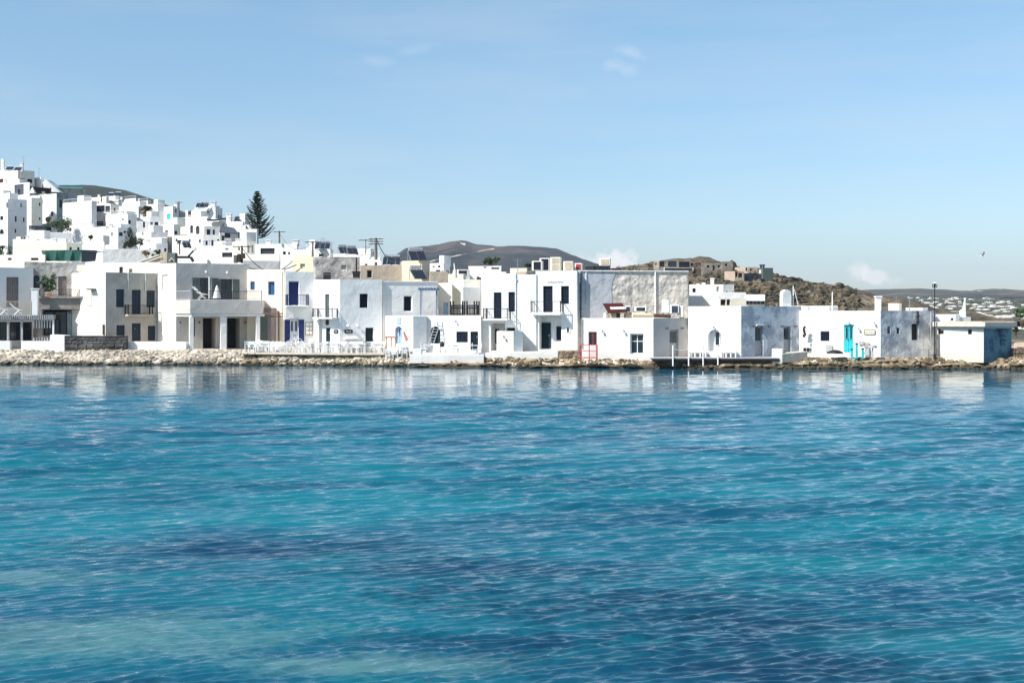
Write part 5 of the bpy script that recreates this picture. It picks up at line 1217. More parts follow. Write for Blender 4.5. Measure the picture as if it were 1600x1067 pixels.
hs('low cream wall under the green tarpaulin at the left edge', -20, 70, 72, 134, 398, [('L',12,18,403,407,'taupe'),('L',48,60,403,407,'brown')], 'cream_pale', low=420, a=8)
# green tarpaulin
def tarp():
    D = 136; t = thing('tarpaulin_canopy', 'long dark green tarpaulin canopy tapering downwards behind the palm balcony', 'canopy', P(108, 408, D)); m = MB()
    a_ = [P(64.5,391.5,D), P(127,390.5,D-2.5), P(127,408,D-2.3), P(70,408,D)]; n_ = 10
    for i in range(n_):
        s0, s1 = i/n_, (i+1)/n_; w0 = Vector((0, .25*math.sin(i*1.7), 0)); w1 = Vector((0, .25*math.sin((i+1)*1.7), 0))
        m.quad(a_[3].lerp(a_[2], s0)+w0, a_[3].lerp(a_[2], s1)+w1, a_[0].lerp(a_[1], s1)-w1*.4, a_[0].lerp(a_[1], s0)-w0*.4)
    m.quad(a_[0], a_[1], a_[1]+Vector((1,6,0)), a_[0]+Vector((1,6,0))); m.build('side_sheet', MT['tarp_green'], t, weld=True)
    m = MB(); b_ = [P(127.05,390.5,D-2.5), P(152,391.5,D+1), P(149,408,D+1), P(127.05,410,D-2.3)]; m.quad(b_[3], b_[2], b_[1], b_[0]); m.build('end_sheet', MT['tarp_navy'], t)
tarp()
hs('dark brick chimney stack house between the awning and the white fronts', 261, 262, 269, 192, 370, [], 'ochre_stone', low=392, b=20, depth=2)
# roof clutter above the long-balcony house
def clutter():
    D = 116
    t = thing('planter', 'khaki and dark roof planters with a pointed white frame above the long-balcony house', 'planter', P(262, 409, D))
    for x0, x1, y0, mt_ in ((250,261,395,'khaki'), (261.5,273.5,395,'grey_green')):
        m = MB(); m.box(X(x0,D), X(x1,D), D, D+.9, Z(411,D), Z(y0,D)); m.build('box', MT[mt_], t)
    m = MB(); m.tube(P(264,408,D-.1), P(268,403,D-.1), .03, n=4); m.tube(P(268,403,D-.1), P(272.5,408,D-.1), .03, n=4); m.build('frame', MT['cream_pale'], t)
    t = thing('folding_arm', 'dark roof frame with a raised arm above the long-balcony house', 'frame', P(290, 406, D)); m = MB()
    m.hexa([P(273.5,404,D),P(300,404,D),P(300,404,D+1.5),P(273.5,404,D+1.5),P(273.5,400,D),P(297,400,D),P(297,400,D+1.5),P(273.5,400,D+1.5)]); m.tube(P(294,401,D), P(304,390,D), .09, n=5); m.tube(P(298,402,D), P(302,409,D), .14, n=5); m.build('frame', MT['black'], t)
    m = MB(); m.tube(P(302,391,D-.1), P(306,388,D-.1), .16, n=8); m.build('drum', MT['steel_tank'], t)
    t = thing('lean_to_roof', 'brown sloping lean-to roof beside the khaki planters', 'roof', P(235, 410, D)); m = MB()
    m.hexa([P(214,410,D),P(250,410,D),P(250,410,D+2),P(214,410,D+2),P(218,409,D),P(250,397,D),P(250,397,D+2),P(218,409,D+2)]); m.build('roof', MT['concrete_brown'], t)
    m = MB(); m.tube(P(214,410,D-.1), P(248,398,D-.1), .05, n=4); m.tube(P(224,411,D-.1), P(252,401,D-.1), .05, n=4); m.build('edge_board', MT['cream_pale'], t)
clutter()
for i, (px, py, D, lab) in enumerate([(500,433,118,'round black tyre-like drum on the roof under the stained stone wall'), (557,431,119,'dark slanted bin standing at the end of the stained stone wall')]):
    t = thing('barrel', lab, 'barrel', P(px, py, D)); m = MB()
    if i == 0:
        m.tube(P(506,433,D), P(516,433,D), .45, n=12)
    else: m.hexa([P(552,434,D),P(561,434,D),P(561,434,D+1),P(552,434,D+1),P(550,424,D),P(563,424,D),P(563,424,D+1),P(550,424,D+1)])
    m.build('body', MT['black'], t)
    if i == 1: m = MB(); m.tube(P(557,424,D), P(557,402,D), .08, n=5); m.build('pipe', MT['dark_wood'], t)

# utility poles and cables
def upole(px, y0, y1, D, label, r=.13, arms=1, mat='bark_grey'):
    t = thing('utility_pole', label, 'utility pole', P(px, y1, D)); m = MB(); m.tube(P(px,y1,D), P(px,y0,D), r, r*.75, 8); m.build('pole', MT[mat], t)
    for k in range(arms):
        m = MB(); z = Z(y0+1.5+k*4, D); x = X(px, D); m.box(x-.9, x+.9, D-.14, D-.04, z-.05, z+.05); m.build('crossarm', MT['iron'], t)
        for s in (-.8, -.3, .3, .8): m = MB(); m.tube((x+s, D-.09, z+.05), (x+s, D-.09, z+.22), .04, n=5); m.build('insulator', MT['white_paint'], t)
    return t
upole(587.5, 372, 406, 158, 'tall grey utility pole carrying the sloping cable against the sky', .2, 3)
upole(571.5, 374, 398, 160, 'thin mast just left of the big utility pole', .06, 1)
upole(488.5, 377, 404, 150, 'slim middle utility pole with a short crossarm', .13, 1); upole(436.5, 361, 380, 190, 'small distant utility pole right of the tall pine', .15, 1)
upole(279.5, 315, 350, 285, 'utility pole on the skyline beside the turquoise door house', .2, 1); upole(378, 384, 411, 126, 'dark pole with transformer boxes behind the long-balcony house', .12, 1, 'dark_wood')
upole(158.5, 305, 316, 360, 'thin dark pole on the skyline roofs under the dark hill', .18, 0, 'brown')
def cable(label, a, b, sag, r=.035, mat='black'):
    A_, B_ = P(*a), P(*b); t = thing('cable', label, 'cable', A_); m = MB(); pr = None
    for k in range(15):
        s = k/14; q = A_.lerp(B_, s)+Vector((0, 0, -sag*4*s*(1-s)))
        if pr is not None: m.tube(pr, q, r, n=4)
        pr = q
    m.build('wire', MT[mat], t)
cable('black cable sloping down right from the tall utility pole', (588,373,158), (631,406,120), 1.2, .05)
cable('thin cable running left from the tall utility pole to the middle one', (586,374,158), (489,380,150), 2.6, .02)
cable('dark cable sagging from the transformer pole across the cream roofs', (379,388,126), (457,408,124), 1.6, .045)
cable('lower reddish cable stretched above the cream house', (388,418,118), (463,414,122), .45, .045, 'dark_red')
cable('upper pair cable between the middle pole and the far left pole', (488,379,150), (436.5,364,190), 1.5, .02)
t = thing('transformer', 'cluster of dark transformer boxes on the pole behind the long-balcony house', 'transformer', P(376, 411, 125.6))
for x0, x1, y0, y1 in ((372,376,397,410), (379,383,396,404), (366.5,371,399,411)): m = MB(); m.box(X(x0,125.6), X(x1,125.6), 125.2, 125.7, Z(y1,125.6), Z(y0,125.6)); m.build('box', MT['grey_green' if x0 < 370 else 'dark_wood'], t)
for px, y0, y1, D, lab in ((37, 244, 256, 334, 'thin aerial beside the chimney of the topmost house'), (61, 262, 277, 337, 'small aerial on the stepped gable'), (322.5, 315, 325, 268, 'aerial on the high house left of its chimney'),
                           (518, 378, 396, 165, 'thin aerial right of the middle utility pole'), (809, 404, 424, 120, 'tall thin aerial over the low roofs before the mountain'), (572, 384, 396, 160, 'short aerial left of the tall utility pole'),
                           (131.5, 296, 312, 300, 'tall aerial above the big blank house'), (1400.5, 462, 482, 140, 'thin aerial behind the mottled house'), (1421, 462, 486, 120, 'grey aerial above the mottled wall'), (505, 371, 392, 176, 'aerial above the low white roof')):
    antenna(px, y0, y1, D, lab)
# ================================================================== ROCKY HILL BUILDINGS
def hill_house(label, x0, xc, x1, yb, yt, mat, a=30, b=12, depth=7, ops=()):
    hits = [ray_hit(rk, px, yb) for px in (x0, xc, x1)]; ds = [h_.y for h_ in hits if h_]; D = (min(ds) if ds else 440)-1.0
    return house(label, x0, xc, x1, D, yt, mat, a=a, b=b, depth=depth, z0=Z(yb, D)-3, ops=[(o[0],o[1],o[2],o[3],o[4],'p',o[6]) for o in ops], bev=.06)
bpy.context.view_layer.update()
def on(px, py, ob=rk):
    h_ = ray_hit(ob, px, py); return h_.y if h_ else 440
h = hill_house('dark-windowed grey concrete shell at the left on the rocky hill', 1021, 1030, 1079, 420, 407.5, 'ochre_stone', a=40, b=12, depth=9, ops=[('L',1023.5,1026,411,414,'p','black'),('R',1030.8,1038.5,408.5,417,'p','black'),('R',1044,1057.5,408.5,417,'p','slate_blue'),('R',1061,1078,409,418,'p','black')])
hill_house('long dark lower terrace of the concrete shell on the rocky hill', 1037, 1038, 1084, 427, 418, 'slab', b=8, depth=6, ops=[('R',1039,1082,419,426,'p','slate_blue')])
hill_house('grey stone house with small square windows on the rocky hill', 1096, 1097, 1128.5, 424, 411, 'ochre_stone', b=8, depth=9, ops=[('R',1104.5,1108.5,414.5,418.5,'p','black'),('R',1113.5,1117,415,423,'p','black'),('R',1121.5,1125,414.5,418.5,'p','black')])
hill_house('right square tower of the grey stone house on the rocky hill', 1127.5, 1128, 1145.5, 424, 408.5, 'ochre_stone', b=8, depth=9, ops=[('R',1133,1136.5,412,416,'p','black')])
hill_house('pinkish concrete house with a dark red opening on the rocky hill', 1132, 1148, 1163, 439, 424, 'pink_stone', a=30, b=14, depth=7, ops=[('R',1149,1153,425,433,'p','black'),('R',1153.5,1160,427,434,'p','dark_red')])
hill_house('pink upper storey with a flat roof on the rocky hill', 1148, 1168, 1184, 426, 417.5, 'pink_stone', a=26, b=14, depth=7, ops=[('L',1165,1167.5,418,424,'p','black'),('R',1172,1176,420,425,'p','dark_red')])
hill_house('blue-grey concrete block with deep openings on the rocky hill', 1163, 1164, 1184, 438, 427, 'slate_blue', b=14, depth=5, ops=[('R',1176,1181,428,435,'p','brown')])
hill_house('dark tower block with white columns at the right of the rocky hill houses', 1183, 1192, 1208, 438, 418.5, 'grey_green', a=24, b=18, depth=8, ops=[('L',1185.5,1189,421,427,'p','cream_pale'),('L',1184,1190,429,438,'p','black')])
def rock_pergola():
    D = on(1210, 438)-2; t = thing('pergola', 'dark flat pergola sticking out right of the rocky hill houses', 'pergola', P(1215, 438, D)); m = MB(); m.hexa([P(1201,432,D),P(1223,433.5,D),P(1223,433.5,D+5),P(1201,432,D+5),P(1201,431,D),P(1223,432,D),P(1223,432,D+5),P(1201,431,D+5)]); m.build('roof', MT['black'], t)
    for px in (1204, 1222): m = MB(); m.tube(P(px,438,D), P(px,432,D), .2, n=5); m.build('post', MT['black'], t)
    t = thing('roof_vent', 'pair of small black roof vents on the rocky hill house', 'vent', P(1190, 418, on(1195,438)))
    for px in (1189, 1193): m = MB(); m.tube(P(px,419,on(1195,438)), P(px,414.5,on(1195,438)), .3, n=6); m.tube(P(px,415,on(1195,438)), P(px,413.5,on(1195,438)), .5, n=6); m.build('pipe', MT['black'], t)
rock_pergola()
# white houses at the hill foot
h = house('white house with a round chimney and a lavender side below the rocky hill', 1077, 1130, 1147, 140, 444.5, 'white', a=8, b=22, depth=5, ops=[('L',1082,1087,450.5,457,'p','navy'),('L',1119.5,1123.5,448,456,'p','grey_paint'),('R',1135,1137,454.5,457,'p','black'),('R',1145,1147,454,457,'p','black')])
chimney(h, 1113, 434.5, 1, .35, cap=True); chimney(h, 1090.5, 441.5, .3, .3, cap=False); chimney(h, 1099.5, 440, .3, .35, cap=False)
house('long white roof parapet in front of the rocky hill', 1126, 1127, 1166, 128, 457, 'white', b=8, depth=3, ops=[])
house('low white roof hump house behind the bright quay house', 1075, 1124, 1126, 112, 462, 'white', a=8, depth=4)
house('brown and cream roof shed with two dark doors under the rocky hill', 1123, 1125, 1166, 110, 466.5, 'cream', b=6, depth=3, ops=[('R',1126,1134,468,477,'p','black'),('R',1135.5,1141,467,477,'p','dark_room')])
def tile_shed():
    D = 118; t = thing('shed', 'long shed with a grey sloping roof below the rocky hill', 'shed', P(1180, 478, D)); m = MB()
    m.hexa([P(1163,470,D),P(1196,470.5,D),P(1195,468,D+4),P(1163,468,D+4),P(1163,469,D),P(1196,469.5,D),P(1195,460.5,D+4),P(1163,460,D+4)]); m.build('roof', MT['white_worn'], t)
    m = MB(); m.box(X(1164,D), X(1195,D), D+.3, D+3.5, Z(484,D), Z(470.5,D)); m.build('wall', MT['cream'], t)
    for i in range(5): m = MB(); x = 1166+i*6; m.box(X(x,D), X(x+4.5,D), D+.2, D+.297, Z(475,D), Z(471,D)); m.build('window', MT['slate_blue'], t)
    m = MB(); m.tube(P(1196.5,484,D-.2), P(1196.5,459,D-.2), .09, n=5); m.build('corner_post', MT['iron'], t)
tile_shed()
house('low white parapet house left of the bell gable mast', 1230, 1296, 1310, 106, 478, 'white', a=7, b=20, depth=4)
house('cream box house on the roofline above the mottled wall', 1388, 1405, 1409, 130, 474, 'cream', a=12, b=20, depth=4)
house('small white roof strip behind the mottled wall', 1415, 1442, 1450, 150, 481, 'white', a=10, b=20, depth=4)
# ================================================================== RIGHT-HAND COUNTRY: scattered houses and trees
r5 = random.Random(21)
far = [(1427,462),(1434,466),(1440,470),(1450,474),(1462,473),(1477,467.5),(1483,468),(1492,466),(1498,467),(1508,464),(1514,465),(1521,462),(1527,461.5),(1532,455),(1541,466),(1517,469),(1481,473.5),(1488,474),(1484,479),(1451,481),(1445,473),(1420,474),(1457,466),(1566,461),(1571,460.5),(1590,456.5),(1598,455.5),(1582,457),(1494,487),(1502,490),(1512,476),(1524,476.5),(1527,495),(1532,497),(1533,480),(1540,478),(1550,480),(1561,474),(1568,473),(1570,480),(1575,483),(1580,478.5),(1586,481),(1545,494),(1553,496),(1557,498),(1563,495),(1590,492),(1597,491),(1586,494),(1551,489),(1597,505),(1592,502),(1590,513),(1543,472),(1517,455),(1556,466),(1548,467),(1430,478),(1412,470),(1573,497),(1599,477)]
def far_depth(px, py):
    lo, hi = 180, 3300
    for _ in range(40):
        m_ = (lo*hi)**.5
        if height(X(px, m_), m_) < Z(py, m_): lo = m_
        else: hi = m_
    return lo
for _ in range(110):
    c_ = r5.choice([(1560,480),(1450,472),(1520,488),(1590,490),(1480,466),(1540,470),(1420,474),(1590,505)]); q_ = (c_[0]+r5.gauss(0, 22), c_[1]+r5.gauss(0, 7))
    if 1395 < q_[0] < 1640 and 459 < q_[1] < 516: far.append(q_)
for i, (px, py) in enumerate(far):
    D = far_depth(px, py); D = min(D, 3150 if py < 458 else D)
    D *= .995; k = D/F; w_ = (r5.uniform(4, 8.5) if i < 62 else r5.uniform(2.5, 5))*k; hh = r5.uniform(1.2, 2.2)*k; c = P(px, py, D)
    t = thing('house', 'tiny far white house scattered on the hazy hillside at the right', 'house', c, 'tiny far white houses on the right-hand hillside')
    m = MB(); m.box(c.x-w_/2, c.x+w_/2, D-3, D+5, c.z-hh, c.z+hh*.5); s = r5.uniform(-.3, .3)*w_
    if r5.random() < .7: m.box(c.x+s-w_*.2, c.x+s+w_*.2, D-2.5, D+4, c.z+hh*.5, c.z+hh*.95)
    m.build('wall', MT[r5.choice(['white', 'white', 'cream_pale', 'slab', 'shade_grey'])], t)
    m = MB(); n_ = max(2, int(w_/4))
    for j in range(n_): x = c.x-w_/2+w_*(j+.5)/n_; m.box(x-.09*w_/n_, x+.09*w_/n_, D-3.06, D-3.003, c.z-hh*.5, c.z+hh*.05)
    m.build('window', MT['navy'], t)
# ================================================================== PLANTS
def leafcloud(m, c, rad, n, size, r, squash=1.):
    for _ in range(n):
        v = Vector((r.gauss(0,1), r.gauss(0,1), r.gauss(0,1))).normalized()*(r.random()**.4)
        p = c+Vector((v.x*rad, v.y*rad, v.z*rad*squash)); a = Vector((r.gauss(0,1), r.gauss(0,1), r.gauss(0,.6))).normalized(); b = a.orthogonal().normalized()
        s = size*r.uniform(.6, 1.4); m.quad(p-a*s, p-b*s*.5, p+a*s, p+b*s*.5)
def norfolk(px, y0, y1, D, label, wpx, seed=1, levels=26):
    r = random.Random(seed); b = P(px, y1, D); top = P(px, y0, D); H_ = top.z-b.z; t = thing('norfolk_pine', label, 'tree', b)
    W = wpx*D/F/2; m = MB(); m.tube(b-Vector((0,0,2)), top, H_*.022, .03, 8); m.build('trunk', MT['bark_grey'], t)
    m = MB(); lim = MB()
    for i in range(levels):
        s = i/(levels-1); z = b.z+H_*(.08+.90*s); ln = W*(1-s)**.72*r.uniform(.8, 1.1)+.16; nb = r.choice((5, 6)); a0 = r.random()*6.28
        for k in range(nb):
            a = a0+2*math.pi*k/nb+r.uniform(-.15, .15); d = Vector((math.cos(a), math.sin(a), 0)); L_ = ln*r.uniform(.7, 1.1)*(1.15 if math.cos(a) > 0 and s < .3 else .85 if s < .3 else 1); pr = Vector((b.x, b.y, z)); N = max(5, int(L_/.26))
            for q in range(1, N+1):
                u = q/N; p = Vector((b.x, b.y, z))+d*L_*u+Vector((0, 0, L_*(.22*u+.34*u*u-.12*math.sin(u*3))))
                lim.tube(pr, p, .05*(1-u)+.015, n=3)
                side = d.cross(Vector((0,0,1))); nn = 2
                for j in range(nn):
                    for sg in (-1, 1):
                        q2 = pr.lerp(p, (j+.5)/nn); fl = (.15+.31*math.sin(min(1, u*1.3)*math.pi*.75))*min(1.2, H_/9); dd = (side*sg*.75+d*.45+Vector((0,0,r.uniform(.25,.8)))).normalized(); e_ = q2+dd*fl; wv = Vector((0,0,1))*.05+d*.05
                        m.quad(q2-wv, q2+wv, e_+wv*.6, e_-wv*.6)
                        up = Vector((r.uniform(-.3,.3), r.uniform(-.3,.3), 1)).normalized()*fl*.45; m.quad(q2-d*.05, q2+d*.05, q2+d*.04+up, q2-d*.04+up)
                pr = p
    lim.build('limb', MT['bark'], t)['kind'] = 'stuff'; m.build('crown', MT['needle'], t)
norfolk(402, 300, 378, 222, 'tall dark Norfolk pine standing alone against the sky', 53, 3, 21)
norfolk(203, 356, 388, 205, 'young layered pine in the garden below the lilac house', 26, 9, 11)
def bush(label, px, py, D, w_, h_, mat='leaf', seed=1, n=10, name='bush', cat='bush', leaf=.16, dens=90):
    r = random.Random(seed); k = D/F; b = P(px, py, D); t = thing(name, label, cat, b); m = MB(); st = MB()
    for i in range(n):
        c = b+Vector((r.uniform(-.5,.5)*w_*k, r.uniform(-.3,.3)*w_*k, h_*k*r.uniform(.25, .85))); rad = min(w_, h_)*k*r.uniform(.18, .34); leafcloud(m, c, rad, dens, leaf*max(.5, k*8), r, .85)
        st.tube(b+Vector((0,0,-.4)), c, .06*max(.4,k*6), .02, 4)
    m.build('crown', MT[mat], t); st.build('trunk', MT['bark'], t); return t
bush('dark leafy bushes beside the young layered pine', 217, 389, 207, 22, 18, 'leaf', 4, 9); bush('dark shrub at the foot of the young layered pine', 196, 389, 206, 16, 12, 'leaf', 5, 6)
bush('large dark tree between the white houses on the left slope', 94, 366, 240, 26, 26, 'leaf', 6, 12, 'tree', 'tree'); bush('smaller dark tree left of the large one on the left slope', 79, 362, 244, 18, 26, 'leaf', 7, 9, 'tree', 'tree')
bush('dark clump of garden plants at the far left edge', 6, 402, 200, 26, 20, 'leaf', 8, 9); bush('brown-leaved bush on the roof beside the white cable house', 748, 447, 121, 5, 18, 'brown', 9, 6, dens=60)
bush('green shrub on the terrace wall below the cream awning', 142, 374, 230, 14, 8, 'leaf', 10, 5); bush('potted flowering bush by the khaki roof planter', 244, 404, 118, 12, 14, 'leaf', 11, 6); bush('dry yellow bush on the lean-to roof', 232, 404, 118, 14, 12, 'dry_frond', 12, 5)
bush('dark tree crowns rising behind the low roof before the mountain', 768, 414, 190, 24, 14, 'leaf', 13, 12, 'tree', 'tree'); bush('dark bush behind the small cream roof hut', 826, 420, 150, 10, 10, 'leaf', 14, 6)
bush('small dark bush at the rocky hill foot near the mast', 1290, 475, 130, 12, 5, 'scrub', 15, 5); bush('feathery green tree at the right frame edge behind the hut', 1597, 508, 135, 18, 28, 'leaf', 16, 10, 'tree', 'tree'); bush('low shrub between the hut and the right frame edge', 1588, 522, 120, 10, 14, 'scrub', 17, 6)
def palm(px, y0, y1, D, label, wpx, seed=1, trunk_r=.22, nf=34, dry=.3, drop=1.):
    r = random.Random(seed); b = P(px, y1, D); c = P(px, y0, D); c.z -= wpx*D/F*.22; t = thing('palm_tree', label, 'palm tree', b)
    m = MB(); n = 8
    for i in range(n): m.tube(b.lerp(c, i/n), b.lerp(c, (i+1)/n), trunk_r*1.12, trunk_r*.9, 8)
    m.build('trunk', MT['bark_grey'], t); L_ = wpx*D/F/2; gr, dr = MB(), MB()
    for i in range(nf):
        a = r.random()*6.28; el = r.uniform(-.5, 1.25); mm = dr if el < -.5+1.75*dry else gr; pr = c.copy(); d = Vector((math.cos(a)*math.cos(el), math.sin(a)*math.cos(el), math.sin(el))); N = 9; ln = L_*r.uniform(.85, 1.2)
        for k in range(1, N+1):
            u = k/N; p = c+d*ln*u+Vector((0, 0, -ln*.62*u*u*drop)); mm.tube(pr, p, .03, n=3); dr_ = (p-pr).normalized(); sd = dr_.cross(Vector((0,0,1))).normalized(); fl = ln*.26*math.sin(math.pi*min(1, u*.85+.12))
            for sg in (-1, 1):
                for j in (0, .5):
                    q = pr.lerp(p, j); e_ = q+sd*sg*fl+dr_*fl*.6+Vector((0,0,-fl*.35)); wv = dr_*.05*ln; mm.quad(q-wv, q+wv, e_+wv*.2, e_-wv*.2)
            pr = p
    gr.build('crown', MT['palm_leaf'], t); dr.build('dry_frond', MT['dry_frond'], t)
palm(230, 321, 344, 266, 'bushy green and brown palm among the white skyline houses', 26, 2, .35, 44, .4)
palm(280.5, 375, 398, 120, 'small round-headed palm on a thin trunk above the balcony house', 9, 3, .07, 26, .0, 1.2)
def balcony_plant():
    D = 112.2; t = thing('potted_plant', 'tall leafy potted plant on the dark-railed balcony', 'plant', P(76, 462, D)); m = MB(); m.tube(P(76,463,D), P(76,458,D), .22, .28, 9); m.build('pot', MT['orange_clay'], t)
    r = random.Random(3); m = MB()
    for i in range(34):
        a = r.random()*6.28; b_ = P(76+r.uniform(-3,3), 456, D); e_ = b_+Vector((math.cos(a)*r.uniform(.2,.9), math.sin(a)*.5, r.uniform(.3, 1.6))); c_ = e_+Vector((math.cos(a)*.3, 0, -.35)); sd = Vector((-math.sin(a), math.cos(a), .2))*.1
        m.quad(b_-sd*.4, b_+sd*.4, e_+sd, e_-sd); m.quad(e_-sd, e_+sd, c_+sd*.3, c_-sd*.3)
        leafcloud(m, e_, .2, 10, .1, r)
    m.build('foliage', MT['leaf'], t)
balcony_plant()
# trees on the far country: one object (a mass of scrub nobody could count)
def scrub():
    r = random.Random(31); m = MB()
    for i in range(2600):
        px = r.uniform(1300, 1660); py = 455+70*r.random()**1.3; D = far_depth(px, py)
        if D > 3000: continue
        k = D/F; c = P(px, py, D); s = r.uniform(.7, 2.4)*k*(1.0 if D > 600 else .8)
        for _ in range(5):
            p = c+Vector((r.gauss(0,.7)*s*1.3, r.gauss(0,.5)*s, abs(r.gauss(0,.35))*s)); a = s*.55
            v = [p+Vector((math.cos(q)*a, math.sin(q)*a, -a*.3)) for q in (0, 2.1, 4.2)]+[p+Vector((0,0,a*.8))]
            n = len(m.v); m.v += [tuple(x) for x in v]; m.f += [(n,n+1,n+3),(n+1,n+2,n+3),(n+2,n,n+3)]
    o = m.build('scrub_trees', MT['scrub']); tag(o, 'dark scrub and low trees scattered over the far right-hand slopes', 'trees', kind='stuff')
scrub()
# ================================================================== ROCKS
def rockmesh(seed, mat, sub=2, flat=.7, rough=.5):
    bm = bmesh.new(); bmesh.ops.create_icosphere(bm, subdivisions=sub, radius=1)
    for v in bm.verts:
        n = noise.fractal(v.co*1.1+Vector((seed*7.1, 0, 0)), 1.0, 2.0, 3); c = noise.cell(v.co*1.4+Vector((0, seed*3., 0)))
        v.co *= 1+n*rough+.15*c; v.co.z *= flat
    me = bpy.data.meshes.new('boulder'); bm.to_mesh(me); bm.free(); me.materials.append(mat); return me
pale = [rockmesh(i, MT['rock_pale'], 2) for i in range(7)]; brown = [rockmesh(i+20, MT['rock_brown'], 2, .6, .7) for i in range(7)]; dark = [rockmesh(i+40, MT['rock_dark'], 2) for i in range(3)]
r6 = random.Random(11)
def boulder(px, D, s, meshes, label, group, sz=1., dz=0):
    o = bpy.data.objects.new('boulder', r6.choice(meshes)); COL.objects.link(o); x = X(px, D); o.location = (x, D, max(-.1, height(x, D))+dz)
    o.scale = (s*r6.uniform(.9, 1.5), s*r6.uniform(.7, 1.1), s*sz*r6.uniform(.7, 1.1)); o.rotation_euler = (r6.uniform(-.3,.3), r6.uniform(-.3,.3), r6.uniform(0, 6.28)); tag(o, label, 'boulder', group); return o
def where_b(px, c):
    for lim_, w_ in ((100, 'the slatted pergola'), (200, 'the dark stone wall'), (285, 'the cream corner house'), (385, 'the long-balcony house'), (480, 'the blue-shuttered house'), (600, 'the white corner house with oval signs'), (650, 'the small arched blue door'),
                     (760, 'the white taverna platform'), (870, 'the tall white house'), (935, 'the red landing cage'), (1020, 'the tall glazed door'), (1160, 'the left half of the boardwalk'), (1255, 'the right end of the boardwalk'), (1376, 'the turquoise door house'), (1462, 'the mottled grey-blue wall'), (9999, 'the flat-roofed hut')):
        if px < lim_: return c+' boulder on the waterfront below '+w_, c+' boulders below '+w_
for i in range(120):
    px = r6.uniform(-25, 385); t_ = r6.random(); boulder(px, shore(px)+t_*2.4, r6.uniform(.12, .34)*(1.15-t_*.5)*(1.7 if r6.random() < .12 else 1), pale, *where_b(px, 'pale'))
for i in range(150):
    px = r6.uniform(380, 1625); t_ = r6.random(); boulder(px, shore(px)-.15+t_*1.05, r6.uniform(.16, .42)*(1.1-t_*.4)*(1.6 if r6.random() < .14 else 1), brown if px > 640 or t_ < .5 else pale, *where_b(px, 'brown'))
for px, D, s, lab in ((690,101.0,.55,'black jutting boulder on the waterline below the arched taverna opening'), (996,98.9,.75,'big rounded dark boulder in front of the tall glazed door'), (1087,98.0,.7,'dark bulky boulder under the left end of the boardwalk'),
                      (1030,98.6,.5,'dark boulder beside the start of the boardwalk'), (880,100.3,.45,'blue-grey boulder below the rubble stone plinth'), (1410,98.2,.6,'large dark slab boulder below the mottled wall')):
    boulder(px, D, s, dark if px < 800 else brown, lab, None, .8)
# flat rock ledges on the right
def ledge(px0, px1, D, y0, w_, label, seed, mat='rock_brown'):
    r = random.Random(seed); zt = Z(y0, D); N = 26; x0, x1 = X(px0, D), X(px1, D); t = []; m = MB(); rows = []
    for i in range(N+1):
        s = i/N; x = x0+(x1-x0)*s; e = math.sin(math.pi*min(1, max(0, s)))**.35; row = []
        for (dy, dz) in ((w_*.9, -.05), (.35*w_, 0), (.05, .0), (-.12, -.10), (-.02, -.24), (-.28, -.40), (-.3, -.9)):
            row.append((x+r.uniform(-.08,.08), D+dy*e+r.uniform(-.14,.14), zt+dz*e-(1-e)*.5+r.uniform(-.05,.05)))
        rows.append(row)
    for i in range(N):
        for k in range(6): m.quad(rows[i][k], rows[i][k+1], rows[i+1][k+1], rows[i+1][k])
    o = m.build('rock_ledge', MT[mat], None, weld=True); tag(o, label, 'rock ledge'); return o
ledge(1218, 1330, 98.0, 566, 1.6, 'long flat brown rock ledge in front of the turquoise-door house', 1); ledge(1330, 1468, 98.3, 562, 1.5, 'dark overhung rock ledge below the mottled grey-blue wall', 2)
ledge(1450, 1545, 97.2, 567.5, 1.5, 'yellow-brown rock shelf in front of the flat-roofed hut', 3); ledge(1535, 1640, 97.6, 568, 1.6, 'brown rock shelf running out of the frame right of the hut', 4); ledge(1090, 1225, 97.6, 569, 1.0, 'low wet rock shelf below the boardwalk', 5)
ledge(640, 800, 100.9, 567, .8, 'low brown rock shelf below the white taverna wall', 6); ledge(800, 1010, 99.3, 569, .8, 'low brown rock shelf below the red landing cage', 7)
def rubble():
    r = random.Random(17); V = []; Fs = []
    tmpl = []
    for i in range(5):
        bm = bmesh.new(); bmesh.ops.create_icosphere(bm, subdivisions=1, radius=1)
        for v in bm.verts: v.co *= 1+.45*noise.noise(v.co*1.6+Vector((i*5, 0, 0))); v.co.z *= .7
        bm.verts.index_update(); tmpl.append(([v.co.copy() for v in bm.verts], [[v.index for v in f.verts] for f in bm.faces])); bm.free()
    out = {}
    for i in range(5200):
        px = r.uniform(-60, 1660); left = px < 380 or (px < 640 and r.random() < .5); t_ = r.random(); D = shore(px)-.2+t_*(2.8 if px < 380 else 1.5); x = X(px, D); s = r.uniform(.05, .2)*(1.2 if px < 400 else 1); c = Vector((x, D, max(-.15, height(x, D)))); rot = Matrix.Rotation(r.random()*6.28, 3, 'Z')
        key = 'rock_pale' if left else 'rock_brown'; V, Fs = out.setdefault(key, ([], [])); tv, tf = r.choice(tmpl); n = len(V); V += [tuple(c+rot@(v*s)) for v in tv]; Fs += [[n+k for k in f_] for f_ in tf]
    for key, (V, Fs) in out.items():
        me = bpy.data.meshes.new('rubble'); me.from_pydata(V, [], Fs); me.materials.append(MT[key]); o = link(bpy.data.objects.new('rubble', me)); tag(o, {'rock_pale': 'loose pale rubble stones filling the left bank', 'rock_brown': 'loose brown rubble stones along the waterline'}[key], 'rubble', kind='stuff')
rubble()
